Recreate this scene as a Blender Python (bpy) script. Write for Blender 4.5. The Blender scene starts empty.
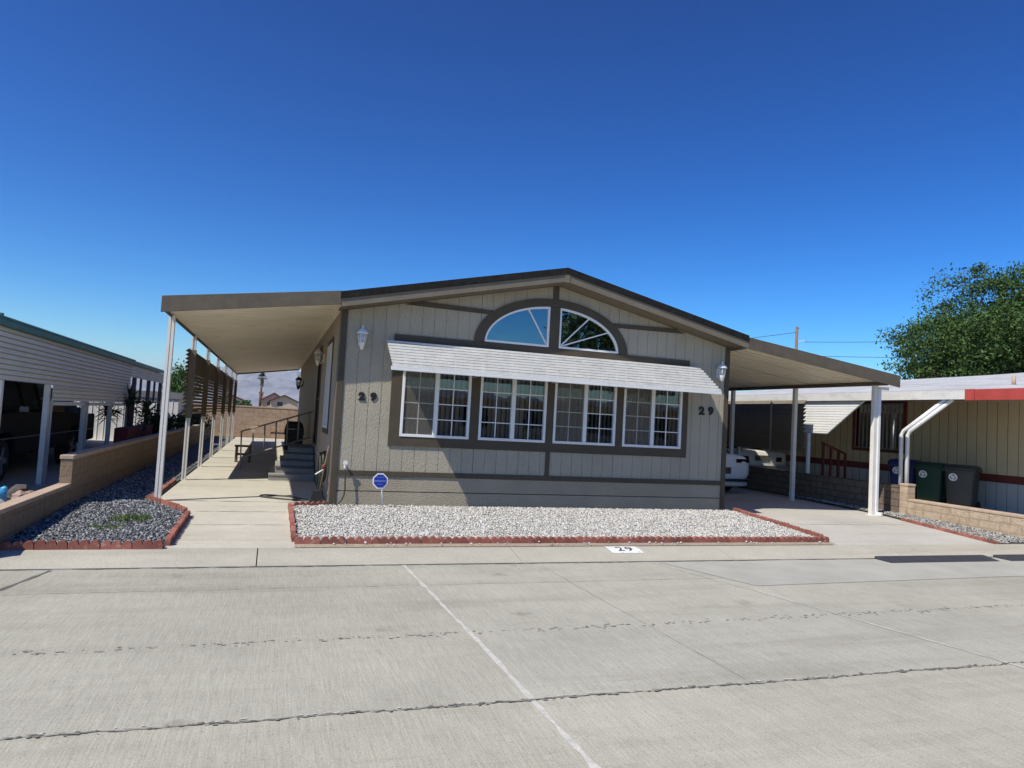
import bpy, math, random
import numpy as np
from mathutils import Vector, Matrix
random.seed(7); RNG = np.random.default_rng(7)
PI = math.pi
scene = bpy.context.scene
COL = scene.collection
ORG = {}

# ------------------------------------------------------------------ materials
def _nodes(name):
    m = bpy.data.materials.new(name); m.use_nodes = True
    nt = m.node_tree; nt.nodes.clear()
    out = nt.nodes.new('ShaderNodeOutputMaterial')
    return m, nt, out
def N(nt, t, **kw):
    n = nt.nodes.new(t)
    for k, v in kw.items(): setattr(n, k, v)
    return n
def noise_fac(nt, vec, scale, detail=4, rough=.55, mp=None):
    if mp:
        mpn = N(nt, 'ShaderNodeMapping'); mpn.inputs['Scale'].default_value = mp
        nt.links.new(vec, mpn.inputs['Vector']); vec = mpn.outputs['Vector']
    n = N(nt, 'ShaderNodeTexNoise'); n.inputs['Scale'].default_value = scale
    n.inputs['Detail'].default_value = detail; n.inputs['Roughness'].default_value = rough
    nt.links.new(vec, n.inputs['Vector'])
    return n.outputs['Fac']
def ramp01(nt, fac, lo, hi):
    r = N(nt, 'ShaderNodeMapRange'); r.inputs['From Min'].default_value = lo; r.inputs['From Max'].default_value = hi
    r.clamp = True
    nt.links.new(fac, r.inputs['Value']); return r.outputs['Result']
def mixc(nt, fac, a, b, blend='MIX'):
    m = N(nt, 'ShaderNodeMix', data_type='RGBA', blend_type=blend)
    if isinstance(fac, float): m.inputs[0].default_value = fac
    else: nt.links.new(fac, m.inputs[0])
    for i, c in ((6, a), (7, b)):
        if isinstance(c, tuple): m.inputs[i].default_value = (*c, 1)
        else: nt.links.new(c, m.inputs[i])
    return m.outputs[2]
def sc(c, k): return tuple(min(1., max(0., x*k)) for x in c)

def pm(name, col, rough=.7, var=.12, scale=2.5, fine=.06, fscale=60, bump=0., bscale=80, bmp=None, bdist=.01,
       island=None, metallic=0., spec=.4, streak=None, stain=None, coat=0., seam_or_shade=None, rnd=0.):
    """painted / plain surface with two scales of colour variation and optional bump"""
    m, nt, out = _nodes(name)
    p = N(nt, 'ShaderNodeBsdfPrincipled'); nt.links.new(p.outputs[0], out.inputs[0])
    g = N(nt, 'ShaderNodeNewGeometry'); pos = g.outputs['Position']
    f1 = ramp01(nt, noise_fac(nt, pos, scale, 5), .3, .7)
    c = mixc(nt, f1, sc(col, 1-var), sc(col, 1+var))
    if fine:
        f2 = ramp01(nt, noise_fac(nt, pos, fscale, 2), .3, .7)
        c = mixc(nt, f2, c, mixc(nt, 1., c, sc((1,1,1), 1-2*fine), 'MULTIPLY'))
    if streak:   # (mapping scale, dark colour, lo, hi)
        f3 = ramp01(nt, noise_fac(nt, pos, 1., 4, .6, streak[0]), streak[2], streak[3])
        c = mixc(nt, f3, c, streak[1])
    if seam_or_shade:     # (axis, start, pitch, width share, colour factor)
        sx = N(nt, 'ShaderNodeSeparateXYZ'); nt.links.new(pos, sx.inputs[0])
        a1 = N(nt, 'ShaderNodeMath', operation='MULTIPLY_ADD'); a1.inputs[1].default_value = 1/seam_or_shade[2]; a1.inputs[2].default_value = 100-seam_or_shade[1]/seam_or_shade[2]; nt.links.new(sx.outputs[seam_or_shade[0]], a1.inputs[0])
        a2 = N(nt, 'ShaderNodeMath', operation='FRACT'); nt.links.new(a1.outputs[0], a2.inputs[0])
        a3 = N(nt, 'ShaderNodeMath', operation='LESS_THAN'); a3.inputs[1].default_value = seam_or_shade[3]; nt.links.new(a2.outputs[0], a3.inputs[0])
        c = mixc(nt, a3.outputs[0], c, mixc(nt, 1., c, seam_or_shade[4], 'MULTIPLY'))
    if stain:    # (scale, colour, lo, hi)
        f4 = ramp01(nt, noise_fac(nt, pos, stain[0], 6, .65), stain[2], stain[3])
        c = mixc(nt, f4, c, stain[1])
    if rnd:
        oi = N(nt, 'ShaderNodeObjectInfo'); mr = N(nt, 'ShaderNodeMapRange'); nt.links.new(oi.outputs['Random'], mr.inputs['Value'])
        mr.inputs['To Min'].default_value = 1-rnd; mr.inputs['To Max'].default_value = 1+rnd
        hv = N(nt, 'ShaderNodeHueSaturation'); nt.links.new(mr.outputs[0], hv.inputs['Value']); nt.links.new(c, hv.inputs['Color']); c = hv.outputs[0]
    if island:
        r = N(nt, 'ShaderNodeValToRGB')
        el = r.color_ramp.elements
        n = len(island)
        el[0].color = (*island[0], 1); el[0].position = 0
        el[1].color = (*island[-1], 1); el[1].position = 1
        for i in range(1, n-1):
            e = el.new(i/(n-1)); e.color = (*island[i], 1)
        nt.links.new(g.outputs['Random Per Island'], r.inputs[0])
        c = r.outputs[0]
    nt.links.new(c, p.inputs['Base Color'])
    p.inputs['Roughness'].default_value = rough; p.inputs['Metallic'].default_value = metallic
    p.inputs['Specular IOR Level'].default_value = spec
    if coat: p.inputs['Coat Weight'].default_value = coat
    if bump:
        b = N(nt, 'ShaderNodeBump'); b.inputs['Strength'].default_value = bump; b.inputs['Distance'].default_value = bdist
        nt.links.new(noise_fac(nt, pos, bscale, 4, .6, bmp), b.inputs['Height'])
        nt.links.new(b.outputs[0], p.inputs['Normal'])
    return m

def blockmat(name, axis, c1, c2, mortar, w, h, msize=.012, bump=.5, rough=.9):
    m, nt, out = _nodes(name)
    p = N(nt, 'ShaderNodeBsdfPrincipled'); nt.links.new(p.outputs[0], out.inputs[0])
    g = N(nt, 'ShaderNodeNewGeometry')
    s = N(nt, 'ShaderNodeSeparateXYZ'); nt.links.new(g.outputs['Position'], s.inputs[0])
    cx = N(nt, 'ShaderNodeCombineXYZ')
    if axis == 'x': nt.links.new(s.outputs['X'], cx.inputs['X'])
    else: nt.links.new(s.outputs['Y'], cx.inputs['X'])
    nt.links.new(s.outputs['Z'], cx.inputs['Y'])
    b = N(nt, 'ShaderNodeTexBrick')
    b.inputs['Color1'].default_value = (*c1, 1); b.inputs['Color2'].default_value = (*c2, 1); b.inputs['Mortar'].default_value = (*mortar, 1)
    b.inputs['Scale'].default_value = 1; b.inputs['Mortar Size'].default_value = msize
    b.inputs['Brick Width'].default_value = w; b.inputs['Row Height'].default_value = h
    nt.links.new(cx.outputs[0], b.inputs['Vector'])
    f = ramp01(nt, noise_fac(nt, g.outputs['Position'], 9, 6), .3, .7)
    c = mixc(nt, f, b.outputs['Color'], mixc(nt, 1., b.outputs['Color'], (.72, .7, .68), 'MULTIPLY'))
    nt.links.new(c, p.inputs['Base Color']); p.inputs['Roughness'].default_value = rough
    p.inputs['Specular IOR Level'].default_value = .2
    mth = N(nt, 'ShaderNodeMath', operation='MULTIPLY_ADD')
    nt.links.new(b.outputs['Fac'], mth.inputs[0]); mth.inputs[1].default_value = -.8
    nt.links.new(noise_fac(nt, g.outputs['Position'], 35, 5), mth.inputs[2])
    bp = N(nt, 'ShaderNodeBump'); bp.inputs['Strength'].default_value = bump; bp.inputs['Distance'].default_value = .02
    nt.links.new(mth.outputs[0], bp.inputs['Height']); nt.links.new(bp.outputs[0], p.inputs['Normal'])
    return m

def glassmat(name, refl, tint):
    m, nt, out = _nodes(name)
    tr = N(nt, 'ShaderNodeBsdfTransparent'); tr.inputs[0].default_value = (*tint, 1)
    gl = N(nt, 'ShaderNodeBsdfGlossy'); gl.inputs['Roughness'].default_value = .01; gl.inputs[0].default_value = (.95, .97, 1, 1)
    lw = N(nt, 'ShaderNodeFresnel'); lw.inputs['IOR'].default_value = 1.5
    g = N(nt, 'ShaderNodeNewGeometry')
    b = N(nt, 'ShaderNodeBump'); b.inputs['Strength'].default_value = .035; b.inputs['Distance'].default_value = .05
    nt.links.new(noise_fac(nt, g.outputs['Position'], 2.2, 2), b.inputs['Height']); nt.links.new(b.outputs[0], gl.inputs['Normal'])
    ad = N(nt, 'ShaderNodeMath', operation='ADD', use_clamp=True); ad.inputs[1].default_value = refl
    nt.links.new(lw.outputs[0], ad.inputs[0])
    mx = N(nt, 'ShaderNodeMixShader'); nt.links.new(ad.outputs[0], mx.inputs[0])
    nt.links.new(tr.outputs[0], mx.inputs[1]); nt.links.new(gl.outputs[0], mx.inputs[2]); nt.links.new(mx.outputs[0], out.inputs[0])
    return m
def screenmat(name, col, alpha):
    m, nt, out = _nodes(name)
    tr = N(nt, 'ShaderNodeBsdfTransparent'); d = N(nt, 'ShaderNodeBsdfDiffuse'); d.inputs[0].default_value = (*col, 1)
    mx = N(nt, 'ShaderNodeMixShader'); mx.inputs[0].default_value = alpha
    nt.links.new(tr.outputs[0], mx.inputs[1]); nt.links.new(d.outputs[0], mx.inputs[2]); nt.links.new(mx.outputs[0], out.inputs[0])
    return m

M = {}
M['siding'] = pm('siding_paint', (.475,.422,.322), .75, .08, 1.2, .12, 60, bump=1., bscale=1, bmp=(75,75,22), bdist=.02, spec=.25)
M['skirtboard'] = pm('skirting_paint', (.40,.345,.255), .75, .1, 1.2, .12, 60, bump=1., bscale=1, bmp=(20,60,75), bdist=.015, spec=.25, stain=(3.5,(.36,.31,.23),.60,.75))
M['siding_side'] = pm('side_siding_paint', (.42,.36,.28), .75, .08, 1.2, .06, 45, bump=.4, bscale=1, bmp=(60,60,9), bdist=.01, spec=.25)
M['trim'] = pm('dark_trim_paint', (.086,.068,.046), .65, .12, 3, .08, 50, bump=.35, bscale=1, bmp=(12,60,60), bdist=.008, spec=.3)
M['fascia'] = pm('fascia_paint', (.185,.155,.113), .65, .08, 3, .07, 50, bump=.4, bscale=1, bmp=(10,70,70), bdist=.008, spec=.3)
M['gutter'] = pm('brown_metal_paint', (.135,.11,.078), .6, .14, 6, .12, 40, bump=.4, bscale=60, bdist=.006, spec=.3)
M['soffit'] = pm('soffit_paint', (.13,.106,.072), .8, .06)
M['shingle'] = pm('dark_shingle', (.028,.026,.024), .95, .3, 8, .2, 40, bump=.6, bscale=60, spec=.1)
M['white'] = pm('white_paint', (.76,.755,.73), .45, .05, 4, .03, 40, spec=.4, streak=((7,7,.8),(.55,.52,.46),.62,.85))
M['winwhite'] = pm('window_vinyl', (.8,.8,.79), .4, .03)
M['awning'] = pm('awning_aluminium', (.66,.64,.585), .5, .08, 3, .06, 30, streak=((9,3,9),(.44,.42,.38),.55,.8))
M['panel_white'] = pm('white_panel_enamel', (.74,.74,.72), .5, .05, 3, .05, 25, streak=((9,2,9),(.55,.53,.50),.58,.8))
M['pan'] = pm('carport_pan', (.88,.80,.64), .5, .07, 1.5, .04, 30, spec=.35, streak=((3,1.2,3),(.55,.47,.34),.6,.9), seam_or_shade=('Y',-.37,.2,.14,(.62,.6,.56)))
M['postwhite'] = pm('post_enamel', (.72,.69,.63), .45, .06, 4, .04, 30, streak=((14,14,1.5),(.5,.45,.37),.6,.85))
M['louver'] = pm('brown_louver', (.155,.118,.075), .6, .1, 5, .05)
M['louver_r'] = pm('tan_louver', (.19,.16,.115), .6, .1, 5, .05)
M['concrete_road'] = None
M['black'] = pm('black_rubber', (.02,.02,.022), .75, .2, 8, .1)
M['blacknum'] = pm('black_metal_digit', (.012,.012,.012), .5, .1)
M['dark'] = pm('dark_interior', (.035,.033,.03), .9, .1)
M['blind'] = pm('vertical_blind', (.29,.27,.235), .8, .1, 8)
M['glass'] = glassmat('window_glass', .075, (.72,.74,.74))
M['glass_arch'] = glassmat('arched_window_glass', .26, (.35,.37,.38))
M['screen'] = screenmat('insect_screen', (.22,.20,.165), .42)
M['lamp_glass'] = screenmat('lantern_glass', (.7,.72,.75), .3)
M['edging'] = pm('red_edging', (.31,.12,.092), .9, .2, 6, .12, 70, bump=.5, bscale=70, spec=.15, stain=(14,(.45,.27,.21),.58,.72), rnd=.22)
M['gravel_white'] = pm('white_stone', (.5,.5,.5), .9, 0, island=[(.29,.27,.235),(.42,.395,.35),(.50,.475,.43),(.58,.56,.515),(.68,.665,.63)], spec=.2)
M['gravel_grey'] = pm('grey_stone', (.3,.3,.3), .9, 0, island=[(.025,.03,.035),(.085,.09,.098),(.15,.155,.165),(.23,.235,.24),(.42,.42,.42)], spec=.2)
M['gravel_tan'] = pm('mixed_stone', (.3,.3,.3), .9, 0, island=[(.06,.06,.06),(.16,.155,.15),(.25,.24,.23),(.38,.35,.31),(.5,.47,.42)], spec=.2)
M['bedbase_w'] = pm('white_bed_base', (.34,.325,.30), .95, .2, 20, .2, 90)
M['bedbase_g'] = pm('grey_bed_base', (.11,.112,.118), .95, .2, 20, .2, 90)
M['bedbase_t'] = pm('tan_bed_base', (.17,.16,.145), .95, .2, 20, .2, 90)
M['dirt'] = pm('tan_dirt', (.42,.335,.235), .95, .15, 3, .15, 60, bump=.4, bscale=50)
M['dirtstrip'] = pm('tan_gritty_strip', (.47,.385,.29), .95, .12, 8, .3, 70, bump=.5, bscale=60)
M['desert'] = pm('desert_ground', (.36,.29,.21), .95, .2, .05, .1, 3)
M['block_l'] = blockmat('tan_block_wall', 'y', (.34,.245,.16), (.31,.225,.145), (.27,.20,.135), .4, .2)
M['block_r'] = blockmat('split_face_block', 'y', (.58,.455,.325), (.53,.405,.285), (.46,.355,.25), .4, .15, bump=1.)
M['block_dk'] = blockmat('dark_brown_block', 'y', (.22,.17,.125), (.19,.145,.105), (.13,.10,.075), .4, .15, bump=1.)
M['block_b'] = blockmat('tan_back_wall', 'x', (.47,.335,.23), (.42,.295,.2), (.36,.27,.19), .4, .2)
M['cap'] = pm('tan_wall_cap', (.50,.375,.27), .9, .12, 5, .1, 60, bump=.3, bscale=60)
M['nbr_siding'] = pm('beige_lap_siding', (.88,.83,.70), .6, .05, 1.5, .03, 30, streak=((9,.8,9),(.66,.62,.53),.6,.85), seam_or_shade=('Z',1.698,.0755,.2,(.5,.49,.47)))  # stripes paint the shade under each lap lip into the colour
M['green'] = pm('green_gutter_paint', (.06,.16,.12), .5, .1)
M['nbr_wall'] = pm('tan_panel_siding', (.62,.51,.33), .75, .06, 1.5, .06, 40)
M['skirt'] = pm('pale_skirting', (.50,.49,.47), .75, .06, 2, .06, 40)
M['red_trim'] = pm('red_trim_paint', (.42,.062,.048), .6, .12, 4, .08, 50)
M['red_dark'] = pm('maroon_trim_paint', (.16,.03,.025), .6, .12, 4, .08, 50)
M['roof_white'] = pm('white_roof_coating', (.50,.50,.505), .7, .1, 2, .1, 20, streak=((3.5,.35,8),(.33,.31,.29),.5,.75), stain=(.8,(.40,.30,.22),.66,.75), bump=.3, bscale=1, bmp=(4,.5,6), bdist=.05)
M['roof_brown'] = pm('tan_roof_flashing', (.45,.32,.22), .8, .15, 3)
M['steel'] = pm('painted_steel', (.30,.285,.26), .5, .1, 8)
M['purple'] = pm('grey_purple_post', (.16,.145,.155), .6, .1)
M['step'] = pm('step_concrete', (.30,.285,.265), .9, .1, 3, .1, 60, bump=.2, bscale=70)
M['stepdark'] = pm('dark_step_tread', (.12,.12,.12), .85, .1, 3, .1, 60)
M['wood'] = pm('weathered_wood', (.15,.10,.065), .8, .2, 6)
M['carwhite'] = pm('white_car_paint', (.78,.79,.80), .25, .02, coat=.6)
M['carsilver'] = pm('faded_silver_paint', (.62,.62,.58), .4, .06, coat=.2)
M['carblack'] = pm('black_car_paint', (.010,.010,.013), .6, .1, spec=.22)
M['carglass'] = pm('dark_car_glass', (.012,.014,.016), .08, .0, spec=.6)
M['tail'] = pm('dark_red_lens', (.03,.004,.006), .15, .1, spec=.6)
M['rim'] = pm('wheel_alloy', (.5,.5,.52), .35, .05, metallic=.7)
M['chrome'] = pm('dull_chrome', (.5,.5,.5), .3, .05, metallic=.9)
M['bin_blue'] = pm('blue_bin_plastic', (.012,.022,.13), .5, .1)
M['bin_green'] = pm('green_bin_plastic', (.012,.05,.03), .5, .1)
M['bin_grey'] = pm('grey_bin_plastic', (.05,.05,.047), .5, .1)
M['sticker'] = pm('white_sticker', (.7,.7,.68), .5, .05)
M['signblue'] = pm('blue_sign_face', (.014,.035,.32), .4, .05)
M['signlight'] = pm('pale_blue_lettering', (.16,.22,.58), .4, .05)
M['hose'] = pm('dark_hose', (.05,.055,.04), .5, .1)
M['bluecer'] = pm('light_blue_glaze', (.10,.42,.66), .25, .1)
M['rock'] = pm('pink_rock', (.40,.27,.22), .9, .2, 10, .1, bump=.5, bscale=20)
M['rockdark'] = pm('dark_rock', (.10,.085,.08), .9, .2, 10, .1, bump=.5, bscale=20)
M['planter'] = pm('red_planter', (.25,.018,.022), .6, .1)
M['leaf_tree'] = pm('tree_leaf', (.05,.1,.03), .65, 0, island=[(.016,.038,.008),(.032,.068,.013),(.05,.098,.02),(.09,.155,.035)], spec=.25)
M['leaf_dark'] = pm('dark_leaf', (.03,.06,.02), .6, 0, island=[(.012,.025,.01),(.025,.05,.015),(.045,.08,.025)], spec=.25)
M['leaf_bright'] = pm('bright_leaf', (.05,.1,.03), .6, 0, island=[(.03,.07,.015),(.05,.11,.025),(.07,.15,.03)], spec=.25)
M['grass'] = pm('weed_blade', (.06,.11,.02), .7, 0, island=[(.05,.10,.015),(.09,.15,.03),(.16,.18,.05)], spec=.2)
M['bark'] = pm('bark', (.12,.09,.065), .9, .25, 5, .2, 30, bump=.6, bscale=20)
M['deadfrond'] = pm('dry_palm_frond', (.28,.2,.11), .9, .2)
M['stucco'] = pm('tan_stucco', (.50,.41,.30), .9, .05)
M['tile'] = pm('red_tile', (.34,.17,.11), .85, .15)
M['fas_dark'] = pm('dark_brown_fascia', (.06,.04,.03), .7, .1)
M['mountain'] = pm('bare_mountain_rock', (.25,.24,.26), .95, .25, .004, .1, .02)
M['bluetarp'] = pm('blue_tarp', (.06,.13,.34), .6, .2, 8)
M['cardbox'] = pm('cardboard', (.34,.23,.13), .9, .1)
M['white_plain'] = pm('white_wall_paint', (.78,.78,.78), .6, .04)
M['greyroof'] = pm('grey_roof', (.22,.22,.24), .8, .1)
M['jointlight'] = pm('joint_sealant', (.55,.53,.48), .9, .15, 12, .1)
M['jointdark'] = pm('dark_crack', (.17,.16,.145), .95, .3, 14, .2)
M['jointdirt'] = pm('gutter_dirt', (.24,.205,.155), .95, .3, 9, .2)
M['crackdark'] = pm('main_crack', (.235,.22,.19), .95, .3, 14, .2)
M['jointmid'] = pm('faint_crack', (.355,.335,.285), .95, .2, 14, .2)
M['patch'] = pm('grey_overlay', (.415,.402,.352), .9, .1, 2, .1, 80)
M['mat_rubber'] = pm('rubber_ramp', (.045,.045,.055), .8, .2, 10, .1)
M['paintwhite'] = pm('kerb_paint', (.78,.78,.77), .7, .08, 20, .1, 80, stain=(22,(.50,.47,.41),.56,.66))
M['wornblack'] = pm('worn_black_paint', (.05,.055,.06), .8, .3, 30, .2, 80)
M['terracotta'] = pm('terracotta_brick', (.42,.18,.10), .9, .15)
M['polewood'] = pm('pole_wood', (.22,.13,.085), .9, .15)
M['cable'] = pm('cable_black', (.05,.05,.06), .6, 0)
M['orange'] = pm('dull_red_cap', (.16,.05,.04), .6, .1)

def concrete(name, col, broom=True, jx=None):
    m, nt, out = _nodes(name)
    p = N(nt, 'ShaderNodeBsdfPrincipled'); nt.links.new(p.outputs[0], out.inputs[0])
    g = N(nt, 'ShaderNodeNewGeometry'); pos = g.outputs['Position']
    c = mixc(nt, ramp01(nt, noise_fac(nt, pos, .5, 6, .6), .3, .7), sc(col, .88), sc(col, 1.09))
    c = mixc(nt, ramp01(nt, noise_fac(nt, pos, 5, 6, .7), .3, .7), mixc(nt, 1., c, (.9,.9,.9), 'MULTIPLY'), c)
    # long wheel-track streaks along the street, and small spots
    c = mixc(nt, ramp01(nt, noise_fac(nt, pos, 1, 5, .6, (.22,2.6,1)), .52, .78), c, mixc(nt, 1., c, (.82,.81,.81), 'MULTIPLY'))
    c = mixc(nt, ramp01(nt, noise_fac(nt, pos, 2.3, 8, .7), .66, .76), c, mixc(nt, 1., c, (.72,.71,.70), 'MULTIPLY'))
    c = mixc(nt, ramp01(nt, noise_fac(nt, pos, 95, 3, .7), .3, .7), mixc(nt, 1., c, (.76,.76,.75), 'MULTIPLY'), mixc(nt, 1., c, (1.16,1.16,1.17), 'MULTIPLY'))
    c = mixc(nt, ramp01(nt, noise_fac(nt, pos, 38, 2), .62, .72), c, mixc(nt, 1., c, (.80,.79,.77), 'MULTIPLY'))
    if broom:
        c = mixc(nt, ramp01(nt, noise_fac(nt, pos, 1, 3, .6, (95,3.5,1)), .3, .7), mixc(nt, 1., c, (.84,.84,.83), 'MULTIPLY'), mixc(nt, 1., c, (1.06,1.06,1.06), 'MULTIPLY'))
        c = mixc(nt, ramp01(nt, noise_fac(nt, pos, 1, 5, .65, (1.6,34,1)), .58, .74), c, mixc(nt, 1., c, (.87,.86,.85), 'MULTIPLY'))
        c = mixc(nt, ramp01(nt, noise_fac(nt, pos, 1, 4, .6, (.1,1.5,1)), .55, .7), c, mixc(nt, 1., c, (.86,.855,.85), 'MULTIPLY'))
        # oil drips
        vo = N(nt, 'ShaderNodeTexVoronoi'); vo.inputs['Scale'].default_value = .8; nt.links.new(pos, vo.inputs['Vector'])
        ds = N(nt, 'ShaderNodeMath', operation='ADD'); nt.links.new(vo.outputs['Distance'], ds.inputs[0])
        d2 = N(nt, 'ShaderNodeMath', operation='MULTIPLY'); d2.inputs[1].default_value = .22; nt.links.new(noise_fac(nt, pos, 9, 4), d2.inputs[0]); nt.links.new(d2.outputs[0], ds.inputs[1])
        c = mixc(nt, ramp01(nt, ds.outputs[0], .20, .13), c, mixc(nt, 1., c, (.74,.73,.72), 'MULTIPLY'))
        # slabs cast at different times
        sp_ = N(nt, 'ShaderNodeSeparateXYZ'); nt.links.new(pos, sp_.inputs[0])
        for ax, th, tone in (('X',.66,(.965,.962,.955)),('X',4.35,(1.03,1.03,1.03)),('Y',-7.45,(1.035,1.03,1.015))):
            gt = N(nt, 'ShaderNodeMath', operation='GREATER_THAN'); gt.inputs[1].default_value = th; nt.links.new(sp_.outputs[ax], gt.inputs[0])
            c = mixc(nt, gt.outputs[0], mixc(nt, 1., c, tone, 'MULTIPLY'), c)
    nt.links.new(c, p.inputs['Base Color']); p.inputs['Roughness'].default_value = .9; p.inputs['Specular IOR Level'].default_value = .2
    b = N(nt, 'ShaderNodeBump'); b.inputs['Strength'].default_value = .35; b.inputs['Distance'].default_value = .006
    h = noise_fac(nt, pos, 1, 4, .7, (90,6,60) if broom else (80,80,80))
    nt.links.new(h, b.inputs['Height']); nt.links.new(b.outputs[0], p.inputs['Normal'])
    return m
M['road'] = concrete('street_concrete', (.438,.42,.352))
M['path'] = concrete('path_concrete', (.54,.505,.42), False)
M['drive'] = concrete('driveway_concrete', (.50,.475,.425), False)
M['kerb'] = concrete('kerb_concrete', (.46,.43,.355), False)

# ------------------------------------------------------------------ mesh builder
class MB:
    def __init__(s): s.v = []; s.f = []; s.sm = []
    def add(s, vs, fs, smooth=False):
        o = len(s.v); s.v += [tuple(v) for v in vs]
        for f in fs: s.f.append(tuple(i+o for i in f)); s.sm.append(smooth)
        return s
    def box(s, x0, x1, y0, y1, z0, z1, mat=None):
        vs = [(x,y,z) for z in (z0,z1) for y in (y0,y1) for x in (x0,x1)]
        if mat is not None: vs = [mat @ Vector(v) for v in vs]
        return s.add(vs, [(0,2,3,1),(4,5,7,6),(0,1,5,4),(2,6,7,3),(0,4,6,2),(1,3,7,5)])
    def prism(s, poly, axis, a, b, mat=None):
        """poly: 2D points; axis 'y' -> (x,z), 'x' -> (y,z), 'z' -> (x,y)"""
        n = len(poly); vs = []
        for t in (a, b):
            for p, q in poly:
                vs.append({'y': (p,t,q), 'x': (t,p,q), 'z': (p,q,t)}[axis])
        if mat is not None: vs = [mat @ Vector(v) for v in vs]
        fs = [tuple(range(n)), tuple(range(2*n-1, n-1, -1))]
        for i in range(n):
            j = (i+1) % n; fs.append((i, i+n, j+n, j))
        return s.add(vs, fs)
    def tube(s, pts, r, n=8, cap=True):
        pts = [Vector(p) for p in pts]; k = len(pts)
        rs = r if isinstance(r, (list, tuple)) else [r]*k
        vs = []; up = None
        for i, p in enumerate(pts):
            d = (pts[min(i+1,k-1)] - pts[max(i-1,0)]).normalized()
            if up is None:
                up = Vector((0,0,1)) if abs(d.z) < .9 else Vector((1,0,0))
            a = d.cross(up)
            if a.length < 1e-4: a = d.orthogonal()
            a.normalize(); b = a.cross(d); up = b
            for j in range(n):
                t = 2*PI*j/n; vs.append(p + (a*math.cos(t) + b*math.sin(t))*rs[i])
        fs = []
        for i in range(k-1):
            for j in range(n):
                j2 = (j+1) % n; fs.append((i*n+j, i*n+j2, (i+1)*n+j2, (i+1)*n+j))
        if cap: fs += [tuple(range(n-1,-1,-1)), tuple((k-1)*n+j for j in range(n))]
        return s.add(vs, fs, True)
    def lathe(s, prof, c=(0,0,0), n=16):
        c = Vector(c); vs = []
        for r, z in prof:
            for j in range(n):
                t = 2*PI*j/n; vs.append(c + Vector((r*math.cos(t), r*math.sin(t), z)))
        fs = []
        for i in range(len(prof)-1):
            for j in range(n):
                j2 = (j+1) % n; fs.append((i*n+j, i*n+j2, (i+1)*n+j2, (i+1)*n+j))
        fs += [tuple(range(n-1,-1,-1)), tuple((len(prof)-1)*n+j for j in range(n))]
        return s.add(vs, fs, True)
    def loft(s, secs, cap=True, smooth=True):
        n = len(secs[0]); vs = [p for q in secs for p in q]; fs = []
        for i in range(len(secs)-1):
            for j in range(n):
                j2 = (j+1) % n; fs.append((i*n+j, i*n+j2, (i+1)*n+j2, (i+1)*n+j))
        if cap: fs += [tuple(range(n-1,-1,-1)), tuple((len(secs)-1)*n+j for j in range(n))]
        return s.add(vs, fs, smooth)
    def disc(s, c, r, nrm_axis, t, n=20):
        """thin disc, axis 'x' or 'y'"""
        poly = [(r*math.cos(2*PI*i/n), r*math.sin(2*PI*i/n)) for i in range(n)]
        if nrm_axis == 'y': return s.prism([(c[0]+p, c[2]+q) for p, q in poly], 'y', c[1]-t/2, c[1]+t/2)
        return s.prism([(c[1]+p, c[2]+q) for p, q in poly], 'x', c[0]-t/2, c[0]+t/2)
    def build(s, name, mat, parent=None, bevel=0, local=False, fixn=True):
        off = Vector((0,0,0)) if local else ORG.get(parent.name if parent else None, Vector((0,0,0)))
        me = bpy.data.meshes.new(name)
        me.from_pydata([tuple(Vector(v)-off) for v in s.v], [], s.f)
        if fixn:
            import bmesh
            bm = bmesh.new(); bm.from_mesh(me); bmesh.ops.recalc_face_normals(bm, faces=bm.faces)
            bm.to_mesh(me); bm.free()
        me.polygons.foreach_set('use_smooth', s.sm)
        me.materials.append(mat); me.update()
        o = bpy.data.objects.new(name, me); COL.objects.link(o)
        if parent is not None: o.parent = parent
        ORG[o.name] = off
        if bevel:
            b = o.modifiers.new('bevel', 'BEVEL'); b.width = bevel; b.segments = 2; b.limit_method = 'ANGLE'
        return o
def tag(o, label, cat, group=None):
    o['label'] = label; o['category'] = cat
    if group: o['group'] = group
    return o
def struct(o): o['kind'] = 'structure'; return o
def thing(name, label, cat, loc=(0,0,0), group=None, rz=0):
    o = bpy.data.objects.new(name, None); COL.objects.link(o)
    o.location = loc; o.rotation_euler.z = rz; o.empty_display_size = .2
    ORG[o.name] = Vector(loc)
    return tag(o, label, cat, group)
def dup(o, loc=None, rz=None, label=None, parent=None):
    c = o.copy(); COL.objects.link(c)
    if parent is not None: c.parent = parent
    if loc is not None: c.location = loc
    if rz is not None: c.rotation_euler.z = rz
    if label: c['label'] = label
    ORG[c.name] = Vector(loc) if loc is not None else ORG.get(o.name, Vector((0,0,0)))
    for ch in list(o.children): dup(ch, parent=c)
    return c
def numpy_mesh(name, V, F, mat, parent=None, k=None):
    """V (n,3), F (m,k) arrays"""
    me = bpy.data.meshes.new(name); k = F.shape[1]
    me.vertices.add(len(V)); me.vertices.foreach_set('co', V.astype(np.float32).ravel())
    me.loops.add(F.size); me.loops.foreach_set('vertex_index', F.astype(np.int32).ravel())
    me.polygons.add(len(F)); me.polygons.foreach_set('loop_start', np.arange(0, F.size, k, dtype=np.int32))
    me.polygons.foreach_set('loop_total', np.full(len(F), k, dtype=np.int32))
    me.materials.append(mat); me.update(calc_edges=True); me.validate()
    o = bpy.data.objects.new(name, me); COL.objects.link(o)
    if parent is not None: o.parent = parent
    return o
def gz(y): return -.0315*max(0., -.3-y)
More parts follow.
